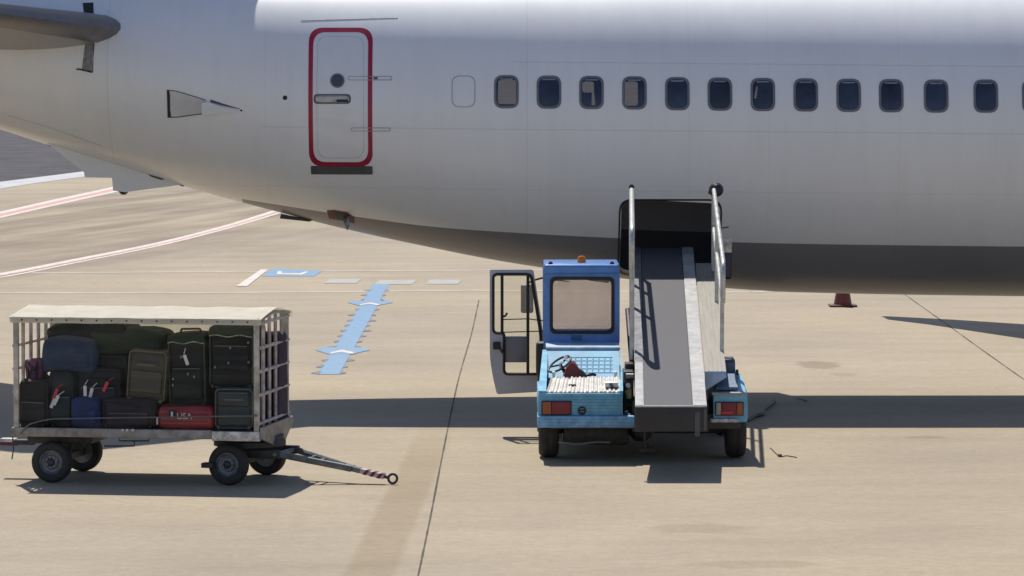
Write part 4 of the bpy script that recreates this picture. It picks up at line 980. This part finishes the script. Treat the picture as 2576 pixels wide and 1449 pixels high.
# cab: back wall with window, side walls, roof, windscreen wall
CY0, CY1 = 44.25, 45.25
cx0 = U(1367, 760, CY0).x; cx1 = U(1559, 760, CY0).x; cz0 = U(1460, 862, CY0).z; cz1 = U(1460, 667, CY0).z
def prect(x0, y0, x1, y1, d, r, n=6):
    a = U(x0, y1, d); b = U(x1, y0, d); return rpoly([(a.x, a.z), (b.x, a.z), (b.x, b.z), (a.x, b.z)], r, n)
bm = B(); win = prect(1384, 697, 1545, 839, CY0, .07); plate(bm, rpoly([(cx0, cz0), (cx1, cz0), (cx1, cz1), (cx0, cz1)], [.01, .01, .05, .05], 4), [win], CY0, .05)
cab = part('cab', bm, M_CAB, ld, angle=30)
bm = B(); ring_frame(bm, shrink(win, -.004), .035, CY0 - .012, .03); part('window_seal', bm, M_DARK, cab)
bm = B(); plate(bm, shrink(win, .004), [], CY0 + .02, .006); part('rear_window', bm, M_GLASS, cab)
bm = B(); p = U(1450, 850, CY0); box(bm, (p.x - .06, CY0 - .012, p.z - .025), (p.x + .06, CY0 + .001, p.z + .03), .006); part('cab_handle_recess', bm, mat('teal_recess', (.02, .12, .25), .4), cab)
bm = B(); wf_ = shrink(win, .0); plate(bm, [(cx0, .55), (cx1, .55), (cx1, cz1), (cx0, cz1)], [[(x, z - .0) for x, z in shrink(win, -.015)]], CY1, .04)
part('windscreen_wall', bm, M_CAB, cab, angle=30)
bm = B(); ring_frame(bm, shrink(win, -.018), .03, CY1 + .035, .02); plate(bm, shrink(win, .002), [], CY1 + .015, .006); part('windscreen', bm, M_GLASS, cab)
bm = B(); box(bm, (cx0 + .004, CY0 + .052, cz1 - .06), (cx1 - .004, CY1 - .002, cz1 + .012), .02); part('cab_roof', bm, M_CAB, cab)
bm = B(); box(bm, (cx0 + .002, CY0 - .035, cz1 - .095), (cx1 - .002, CY0 + .05, cz1 + .008), .035, seg=4); part('roof_visor', bm, M_CAB, cab)
bm = B(); sidew = rpoly([(CY0 + .052, cz0 - .35), (CY1 - .002, cz0 - .35), (CY1 - .002, cz1 - .062), (CY0 + .052, cz1 - .062)], 0)
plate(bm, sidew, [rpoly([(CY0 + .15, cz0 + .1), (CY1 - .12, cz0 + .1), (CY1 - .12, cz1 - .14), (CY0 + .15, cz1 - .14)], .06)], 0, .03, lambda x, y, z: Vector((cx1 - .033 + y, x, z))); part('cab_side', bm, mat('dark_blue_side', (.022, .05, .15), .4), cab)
for (xp, yy) in ((cx0 + .02, CY0 + .075), (cx0 + .02, CY1 - .025)):
    bm = B(); box(bm, (xp - .018, yy - .022, .8), (xp + .018, yy + .022, cz1 - .062), .008); part('cab_pillar', bm, M_CAB, cab)
for (a, b) in ((1393, 1432), (1480, 1532)):
    bm = B(); tube(bm, [U(a, 704, CY1 - .02), U(b, 708, CY1 - .02)], [.010, .006] if a < 1400 else [.008, .02], 6); part('wiper', bm, M_DARK, cab)
# seat and console inside the cab
bm = B(); box(bm, (cx0 - .08, CY0 + .12, .70), (cx0 + .40, CY0 + .32, 1.08), .05, seg=3); box(bm, (cx0 - .06, CY0 + .2, .62), (cx0 + .40, CY0 + .7, .74), .04, seg=3); part('driver_seat', bm, mat('black_seat', (.03, .026, .026), .6), cab)
# beacons
p = U(1463, 667, CY0 + .3); bm = B(); lathe(bm, [(.05, -.015), (.05, .015), (.045, .02)], p, (0, 0, 1), 18); bc = part('beacon', bm, M_DARK, cab)
bm = B(); lathe(bm, [(.046, .02), (.048, .05), (.044, .085), (.03, .10), (.005, .104)], p, (0, 0, 1), 18); part('beacon_lens', bm, mat('orange_lens', (.75, .20, .015), .25), bc)
for a in (1385, 1540):
    p = U(a, 668, CY0 + .06); bm = B(); lathe(bm, [(.028, -.01), (.028, .01), (.024, .03), (.012, .045)], p, (0, 0, 1), 12); part('marker_lamp', bm, mat('dark_red_lens', (.16, .01, .03), .3), cab)
# open driver's door: lining side towards us
DY = 45.0
def UP(l, d): return [(lambda p: (p.x, p.z))(U(a, b, d)) for a, b in l]
out = rpoly(UP([(1232, 678), (1342, 678), (1366, 835), (1368, 930), (1353, 986), (1250, 992), (1240, 950), (1232, 900)], DY), [.02, .03, .1, .05, .03, .03, .1, .1], 4)
h1 = rpoly(UP([(1241, 690), (1336, 690), (1360, 838), (1360, 941), (1268, 941), (1268, 838), (1241, 838)], DY), [.05, .06, .08, .05, .05, .03, .05], 5)
bm = B(); plate(bm, out, [h1], DY, .045); dr = part('cab_door', bm, M_GREYD, ld, angle=30)
bm = B(); tube(bm, [(x, DY - .004, z) for x, z in h1], .017, 6, True); part('door_seal', bm, M_DARK, dr)
for l_ in ([(1263, 690), (1263, 838)], [(1328, 690), (1328, 941)]):
    bm = B(); a = U(*l_[0], DY); b = U(*l_[1], DY); box(bm, (a.x - .017, DY - .006, b.z), (a.x + .017, DY + .03, a.z), .006); part('window_bar', bm, M_DARK, dr)
bm = B(); a = U(1270, 912, DY); b = U(1324, 846, DY); box(bm, (a.x, DY + .008, a.z), (b.x, DY + .026, b.z), .008); part('lower_door_panel', bm, mat('dark_grey_pane', (.17, .17, .185), .35), dr)
bm = B(); plate(bm, shrink(h1, .004), [], DY + .028, .005); part('door_glass', bm, glass_mat('door_glass_tint', (.94, .94, .90), .04, .06), dr)
for yy in (803, 835):
    bm = B(); tube(bm, [U(1262, yy + 1, DY - .02), U(1328, yy - 1, DY - .02), U(1366, yy + (4 if yy < 820 else -2), DY - .02)], .0065, 6); part('door_rail', bm, M_DARK, dr)
bm = B(); a = U(1249, 870, DY); box(bm, (a.x - .04, DY - .03, a.z - .04), (a.x + .045, DY + .002, a.z + .045), .015); tube(bm, [U(1256, 874, DY - .03), U(1265, 888, DY - .04)], .013, 6); part('door_latch', bm, M_DARK, dr)
bm = B(); a = U(1275, 798, DY - .03); tube(bm, [U(1263, 798, DY - .02), U(1272, 794, DY - .03), U(1276, 787, DY - .03)], .012, 6); part('window_catch', bm, M_DARK, dr)
# mirror beyond the door
bm = B(); a = U(1310, 788, 45.32); b = U(1342, 716, 45.32)
box(bm, (a.x, 45.32, a.z), (b.x, 45.38, b.z), .03, seg=3); mr = part('side_mirror', bm, mat('black_mirror_housing', (.035, .036, .045), .4), ld)
bm = B(); tube(bm, bend([U(1325, 716, 45.35), U(1338, 706, 45.35), U(1368, 698, 45.3)], .05), .012, 6); part('mirror_arm', bm, M_DARK, mr)
bm = B(); box(bm, (a.x + .03, 45.31, a.z + .03), (b.x - .03, 45.322, b.z - .03), .02); part('mirror_back', bm, mat('mirror_back', (.04, .04, .05), .35), mr)
# left tail lamp cluster, fuel cap
def lamp(x0, y0, x1, y1, segs, d):
    bm = B(); pbox(bm, x0 - 2, y0 - 2, x1 + 2, y1 + 2, d - .02, .03, .006); l_ = part('tail_lamp', bm, M_DARK, ld)
    x = x0
    for frac, m, nm in segs:
        bm = B(); xe = x + frac * (x1 - x0); pbox(bm, x + .6, y0, xe - .6, y1, d - .034, .016, .006); part(nm, bm, m, l_); x = xe
    return l_
M_AMB = mat('amber_lens', (.36, .085, .02), .3); M_RL = mat('red_lens', (.20, .008, .018), .3); M_CL = mat('clear_lens', (.35, .33, .34), .3)
lamp(1364, 1011, 1436, 1042, ((.32, M_AMB, 'indicator_lens'), (.68, M_RL, 'red_lens')), D0)
bm = B(); p = U(1464, 1033, D0); lathe(bm, [(.045, 0), (.045, .012), (.03, .014), (.028, .005), (.002, .004)], p, (0, -1, 0), 18); part('fuel_cap', bm, M_DARK, ld)
# right rear fender with lamp, sloping cover, small box
bm = B(); a = U(1795, 1062, D0); b = U(1881, 992, D0)
prf = [(D0, a.z), (D0, b.z), (D0 + .10, b.z + .012), (D0 + .75, b.z + .13), (43.9, b.z + .13), (43.9, a.z + .05), (D0 + .25, a.z)]
va = [bm.verts.new((a.x + (y - D0) * .02, y, z)) for y, z in prf]; vb = [bm.verts.new((b.x - (y - D0) * .02, y, z)) for y, z in prf]; n = len(prf)
bm.faces.new(va); bm.faces.new(vb[::-1])
for i in range(n): bm.faces.new((va[i], va[(i + 1) % n], vb[(i + 1) % n], vb[i]))
bmesh.ops.bevel(bm, geom=bm.edges[:], offset=.008, segments=2, affect='EDGES'); fen = part('rear_fender', bm, M_BLUE, ld)
bm = B(); pbox(bm, 1791, 988, 1879, 994, D0 - .02, .12, .006); part('fender_edge_plate', bm, M_ALU, fen)
bm = B(); pbox(bm, 1788, 1054, 1858, 1063, D0 - .05, .10, .008); part('fender_step', bm, mat('pale_step', (.45, .50, .55), .5, var=.4, scale=20), fen)
bm = B(); pbox(bm, 1798, 1054.5, 1852, 1058, D0 - .056, .01, .001); part('reflector_strip', bm, mat('red_white_strip', (.75, .55, .58), .4, var=.5, scale=30), fen)
lamp(1801, 1013, 1869, 1044, ((.2, M_CL, 'clear_lens'), (.56, M_RL, 'red_lens'), (.24, M_AMB, 'indicator_lens')), D0)
bm = B(); pbox(bm, 1812, 1036, 1843, 1042, D0 - .0365, .01, .003); part('reflector', bm, mat('bright_red_reflector', (.65, .02, .04), .3), fen)
bm = B(); a = U(1802, 986, D0 + .12); b = U(1846, 946, D0 + .62)
q = [Vector((a.x, D0 + .12, a.z + .02)), Vector((U(1856, 986, D0 + .12).x, D0 + .12, a.z + .02)), Vector((U(1852, 948, D0 + .7).x, D0 + .7, b.z)), Vector((U(1806, 948, D0 + .7).x, D0 + .7, b.z))]
f = bm.faces.new([bm.verts.new(v) for v in q]); e = bmesh.ops.extrude_face_region(bm, geom=[f])
for g in e['geom']:
    if isinstance(g, bmesh.types.BMVert): g.co.z += .03
part('fender_mat', bm, mat('slate_blue_mat', (.10, .16, .25), .6, var=.2, scale=14), fen, smooth=False)
bm = B(); pbox(bm, 1821, 908, 1850, 944, D0 + .75, .45, .02); bx = part('battery_box', bm, mat('dusk_blue_box', (.09, .14, .22), .5, var=.2), ld)
bm = B(); pbox(bm, 1820, 905, 1849, 911, D0 + .74, .47, .006); part('box_lid', bm, mat('dark_navy_lid', (.02, .035, .08), .5), bx)
bm = B(); pbox(bm, 1852, 930, 1858, 945, D0 + .7, .06, .01); part('box_clip', bm, M_DARK, bx)
# chassis, axles and wheels
bm = B(); xl = U(1360, 1100, D0).x; xr = U(1876, 1100, D0).x
box(bm, (xl + .1, D0 + .1, .34), (xr - .05, 45.6, .50), .02); box(bm, (1.25, D0 + .15, .30), (2.05, 45.4, .62), .02); box(bm, (xl + .02, 43.5, .48), (1.2, 45.22, .80), .02)
part('chassis', bm, M_DKSTEEL, ld)
bm = B(); box(bm, (xl + .24, D0 + .35, .15), (1.22, 45.1, .345), .03); part('underbody_shade_filler', bm, M_ENG, ld)  # dark filler added to block light and blacken the shaded underside
TR = .30
for (px, s, yy) in ((1381, -1, 42.5), (1854, 1, 42.5), (1381, -1, 45.0), (1854, 1, 45.0)):
    c = U(px, 1150, 42.15); wheel(ld, (c.x, yy - .02, TR), (s, 0, 0), TR, .21, .55)
for yy in (42.48, 44.98):
    bm = B(); tube(bm, [(xl + .1, yy, TR), (xr - .1, yy, TR)], .05, 10); lathe(bm, [(.06, -.12), (.13, -.06), (.13, .06), (.06, .12)], (1.35, yy, TR), (1, 0, 0), 16); part('axle', bm, M_DKSTEEL, ld)
bm = B(); tube(bm, spline([U(1405, 1112, 42.1), U(1450, 1117, 42.1), U(1500, 1112, 42.1), U(1535, 1113, 42.1)], 6), .012, 6); part('exhaust_pipe', bm, mat('dull_pipe', (.35, .35, .34), .4, metal=.6), ld)
# machinery in the gap left of the conveyor
bm = B(); pbox(bm, 1569, 935, 1594, 1046, D0 + .35, .5, .01); pbox(bm, 1573, 915, 1594, 940, D0 + .7, .3, .01); mach = part('engine_block', bm, M_ENG, ld)
bm = B(); p = U(1583, 946, D0 + .28); tube(bm, [p + Vector((-.035, 0, 0)), p + Vector((.045, 0, 0))], .028, 12); part('filter_canister', bm, mat('grey_canister', (.25, .25, .25), .4, metal=.4), mach)
bm = B(); p = U(1581, 970, D0 + .24); lathe(bm, [(.004, -.03), (.024, -.018), (.03, 0), (.024, .018), (.004, .03)], p, (0, 0, 1), 14); part('breather_cap', bm, M_TAG, mach)
bm = B(); p = U(1582, 990, D0 + .26); lathe(bm, [(.03, -.05), (.034, -.02), (.034, .03), (.02, .05)], p, (0, 0, 1), 14); part('fluid_bottle', bm, mat('tan_bottle', (.36, .31, .19), .5), mach)
bm = B()
for (pts) in ([(1572, 960), (1577, 985), (1571, 1020), (1580, 1040)], [(1592, 955), (1588, 1000), (1592, 1035)], [(1573, 1030), (1583, 1015), (1592, 1030)]): tube(bm, spline([U(a, b, D0 + .25) for a, b in pts], 6), .010, 6)
part('hydraulic_hose', bm, M_DARK, mach)
bm = B(); p = U(1576, 1036, D0 + .2); lathe(bm, [(.02, -.02), (.02, .02)], p, (0, -1, 0), 10); part('pipe_fitting', bm, M_ALU, mach)
# conveyor --------------------------------------------------------------
E0 = 40.3; Z0 = .725; YAW = .028; SL = .140; E1 = 48.75
def zb(y): return Z0 + (y - E0) * SL
cxl = U(1598, 1025, E0).x; cxr = U(1778, 1025, E0).x; bl = U(1620, 1025, E0).x; br = U(1743, 1025, E0).x
def slab(bm, xa, xb, ya, yb, t0, t1, taper=None):
    """box following the belt slope, from t0 below to t1 above the belt plane"""
    vs = [(xa, ya, zb(ya) + t0), (xb, ya, zb(ya) + t0), (xb, yb, zb(yb) + t0), (xa, yb, zb(yb) + t0), (xa, ya, zb(ya) + t1), (xb, ya, zb(ya) + t1), (xb, yb, zb(yb) + t1), (xa, yb, zb(yb) + t1)]
    v = [bm.verts.new((q[0] + YAW * (q[1] - E0), q[1], q[2])) for q in vs]
    for f in ((0, 3, 2, 1), (4, 5, 6, 7), (0, 1, 5, 4), (1, 2, 6, 5), (2, 3, 7, 6), (3, 0, 4, 7)): bm.faces.new([v[i] for i in f])
    es = {e for q in v for e in q.link_edges}; bmesh.ops.bevel(bm, geom=list(es), offset=.006, segments=2, affect='EDGES')
bm = B(); slab(bm, bl, br, E0 + .03, E1, -.02, 0); belt = part('conveyor_belt', bm, M_BELT, ld)
bm = B(); slab(bm, cxl, bl - .002, E0, 42.3, -.10, .012); part('conveyor_edge', bm, M_ALU, ld)
bm = B(); slab(bm, cxl, bl - .002, 42.3, E1, -.10, .010); part('conveyor_edge', bm, mat('shaded_grey_edge', (.15, .15, .16), .55, metal=.2, var=.4, scale=9), ld)  # upper run coloured darker for rail post shade and a dark plate
bm = B(); slab(bm, br + .002, cxr, E0, E1, -.10, .012); part('conveyor_edge', bm, M_ALU, ld)
bm = B(); slab(bm, cxl + .02, cxr - .02, E0 + .10, E1 - .3, -.24, -.102); part('conveyor_frame', bm, M_DKSTEEL, ld)
bm = B(); box(bm, (cxl - .003, E0 - .03, Z0 - .25), (cxr + .003, E0 + .028, Z0 - .008), .012); pb = part('end_plate', bm, mat('black_end_plate', (.028, .027, .03), .55, var=.2), ld)
bm = B(); box(bm, (cxl - .001, E0 - .032, Z0 - .008), (cxr + .001, E0 + .028, Z0 + .006), .004); part('end_lip', bm, M_ALU, pb)
bm = B(); box(bm, (cxr - .12, E0 - .036, Z0 - .30), (cxr - .07, E0 - .028, Z0 - .05), .004); box(bm, (cxr - .03, E0 - .036, Z0 - .24), (cxr - .005, E0 - .028, Z0 - .02), .004); part('end_bracket', bm, M_PLATE, pb)
bm = B(); slab(bm, cxr + .012, cxr + .235, 42.0, 47.9, -.06, -.02)
for k in range(1, 5): x = cxr + .012 + k * .045; slab(bm, x - .004, x + .004, 42.0, 47.9, -.021, -.014)
part('side_plank', bm, M_ALU2, ld)
bm = B(); xa = cxr + .012 + YAW * 1.7; xb = cxr + .235 + YAW * 1.7
va = [(xa, 41.98, zb(42) - .02), (xb, 41.98, zb(42) - .02), (xb, 41.95, zb(42) - .08), (xa, 41.95, zb(42) - .22)]; f = bm.faces.new([bm.verts.new(v) for v in va]); e = bmesh.ops.extrude_face_region(bm, geom=[f])
for g in e['geom']:
    if isinstance(g, bmesh.types.BMVert): g.co.y += .03
part('plank_end', bm, mat('pale_blue_shelf', (.34, .47, .60), .4), ld, smooth=False)
# lifting struts under the conveyor
for xx in (cxl + .08, cxr - .08):
    bm = B(); tube(bm, [(xx, 43.0, .55), (xx, 45.8, zb(45.8) - .15)], .03, 10); part('lift_arm', bm, M_ENG, ld)
bm = B(); tube(bm, [(1.68, 43.2, .5), (1.68, 45.0, zb(45) - .2)], .045, 12); part('lift_cylinder', bm, M_RAIL, ld)
# handrails: a loop of two rails on each side, with posts
def rail_side(x, rad, m, pts_top, pts_low, posts):
    bm = B(); tube(bm, bend(pts_top, .12), rad, 10); r_ = part('handrail', bm, m, ld)
    bm = B(); tube(bm, bend(pts_low, .12), rad, 10); part('lower_rail', bm, m, r_)
    for p, q in posts:
        bm = B(); tube(bm, [p, q], rad * .9, 8); part('rail_post', bm, m, r_)
    return r_
xl_ = cxl - .03
def at_y(x, y, h): return Vector((x + YAW * (y - E0), y, zb(y) + h))
def rail_loop(x, rad, m, y0, y1, hu0, hu1, hl0, hl1, posts, lean=0.0):
    def q(y, h): return at_y(x - lean * (y - y0), y, h)
    bm = B(); tube(bm, bend([q(y1, hl1), q(y0 + .15, hl0), q(y0, (hl0 + hu0) / 2), q(y0 + .05, hu0), q(y1, hu1), q(y1 + .02, .0)], .16, 6), rad, 10); r_ = part('handrail', bm, m, ld)
    for y in posts:
        f = (y - y0) / (y1 - y0); bm = B(); tube(bm, [q(y, -.10), q(y, hu0 + (hu1 - hu0) * f)], rad * .9, 8); part('rail_post', bm, m, r_)
    return r_
rail_loop(xl_, .029, M_RAIL, 42.75, 47.2, 1.32, .98, .76, .55, (42.95, 45.2, 46.5))
bm = B(); p = at_y(xl_, 47.2, 1.0); lathe(bm, [(.03, -.02), (.035, .0), (.02, .03)], p, (0, 0, 1), 10); part('rail_cap', bm, M_DARK, ld)
xr_ = cxr + .215
rail_loop(xr_, .025, M_RAIL, 42.5, 47.3, 1.0, .97, .55, .52, (43.0, 45.6))
bm = B(); p = U(1801, 478, 47.3); lathe(bm, [(.02, -.08), (.065, -.06), (.085, -.01), (.08, .04), (.05, .07), (.01, .075)], p, (.35, -.9, .2), 18); wl = part('work_lamp', bm, mat('black_lamp_housing', (.02, .018, .03), .4), ld)
bm = B(); tube(bm, [U(1784, 488, 47.3), U(1787, 472, 47.3), U(1798, 476, 47.3)], .016, 8); part('lamp_bracket', bm, mat('rusty_bracket', (.10, .045, .045), .6), wl)
bm = B(); p = U(1830, 655, 47.0); box(bm, (p.x - .085, 46.95, p.z - .22), (p.x + .055, 47.15, p.z + .16), .05, seg=4); db_ = part('control_box', bm, mat('navy_control_box', (.012, .018, .045), .35), ld)
bm = B(); p = U(1828, 618, 46.93); box(bm, (p.x - .07, 46.92, p.z - .08), (p.x + .06, 46.96, p.z + .09), .01); part('box_face', bm, mat('pale_box_face', (.50, .48, .42), .4, var=.4, scale=14), db_)
bm = B(); tube(bm, [U(1816, 574, 47.0), U(1833, 571, 47.0)], .008, 6); part('aerial', bm, M_DARK, db_)
# tow hitch hanging between the rear wheels
bm = B(); p = U(1622, 1110, 41.8); tube(bm, [(p.x, 41.85, .36), (p.x, 41.83, .14)], .016, 8); tube(bm, [(p.x + .09, 41.85, .36), (p.x + .06, 41.83, .2)], .012, 8); box(bm, (p.x - .05, 41.80, .12), (p.x + .12, 41.86, .16), .008); part('tow_hitch', bm, M_ENG, ld)

# ================================================================== LOOSE THINGS
# safety cone beyond the belly
p = G(2120, 771); CX, CYy = p.x, p.y
co = thing('traffic_cone', 'dark red traffic cone standing alone under the far wing', 'traffic cone', Matrix.Translation((CX, CYy, 0)))
bm = B(); box(bm, (CX - .23, CYy - .23, .004), (CX + .23, CYy + .23, .035), .012); part('base', bm, mat('dark_red_rubber', (.09, .02, .02), .6, var=.2), co)
bm = B(); lathe(bm, [(.155, .035), (.125, .20), (.03, .70), (.02, .72)], (CX, CYy, 0), (0, 0, 1), 20); bd = part('body', bm, mat('dark_red_cone', (.16, .025, .022), .5, var=.2), co)
bm = B(); lathe(bm, [(.104, .30), (.080, .42)], (CX, CYy, 0), (0, 0, 1), 20); part('reflective_band', bm, M_TAG, bd)
# cable lying beside the loader's right rear wheel
bm = B(); pts = spline(gl([(1880, 1062), (1898, 1052), (1918, 1046), (1920, 1036), (1934, 1024), (1948, 1012)]), 8); tube(bm, [(q.x, q.y, .022) for q in pts], .022, 8)
cb = part('cable', bm, M_DARK); cb['label'] = 'black cable snaking on the shaded ground right of the belt loader'; cb['category'] = 'cable'
bm = B(); pts = spline(gl([(1938, 1128), (1952, 1142), (1962, 1150), (1980, 1148), (2004, 1152)]), 8); tube(bm, [(q.x, q.y, .006) for q in pts], .005, 8)
pl = part('strap', bm, M_DARK); pl['label'] = 'thin dark strap lying on sunlit ground right of the loader wheel'; pl['category'] = 'strap'
q = G(1962, 1149); bm = B(); box(bm, (q.x - .02, q.y - .04, .004), (q.x + .02, q.y + .04, .03), .008); part('buckle', bm, mat('rusty_buckle', (.14, .06, .03), .6), pl)
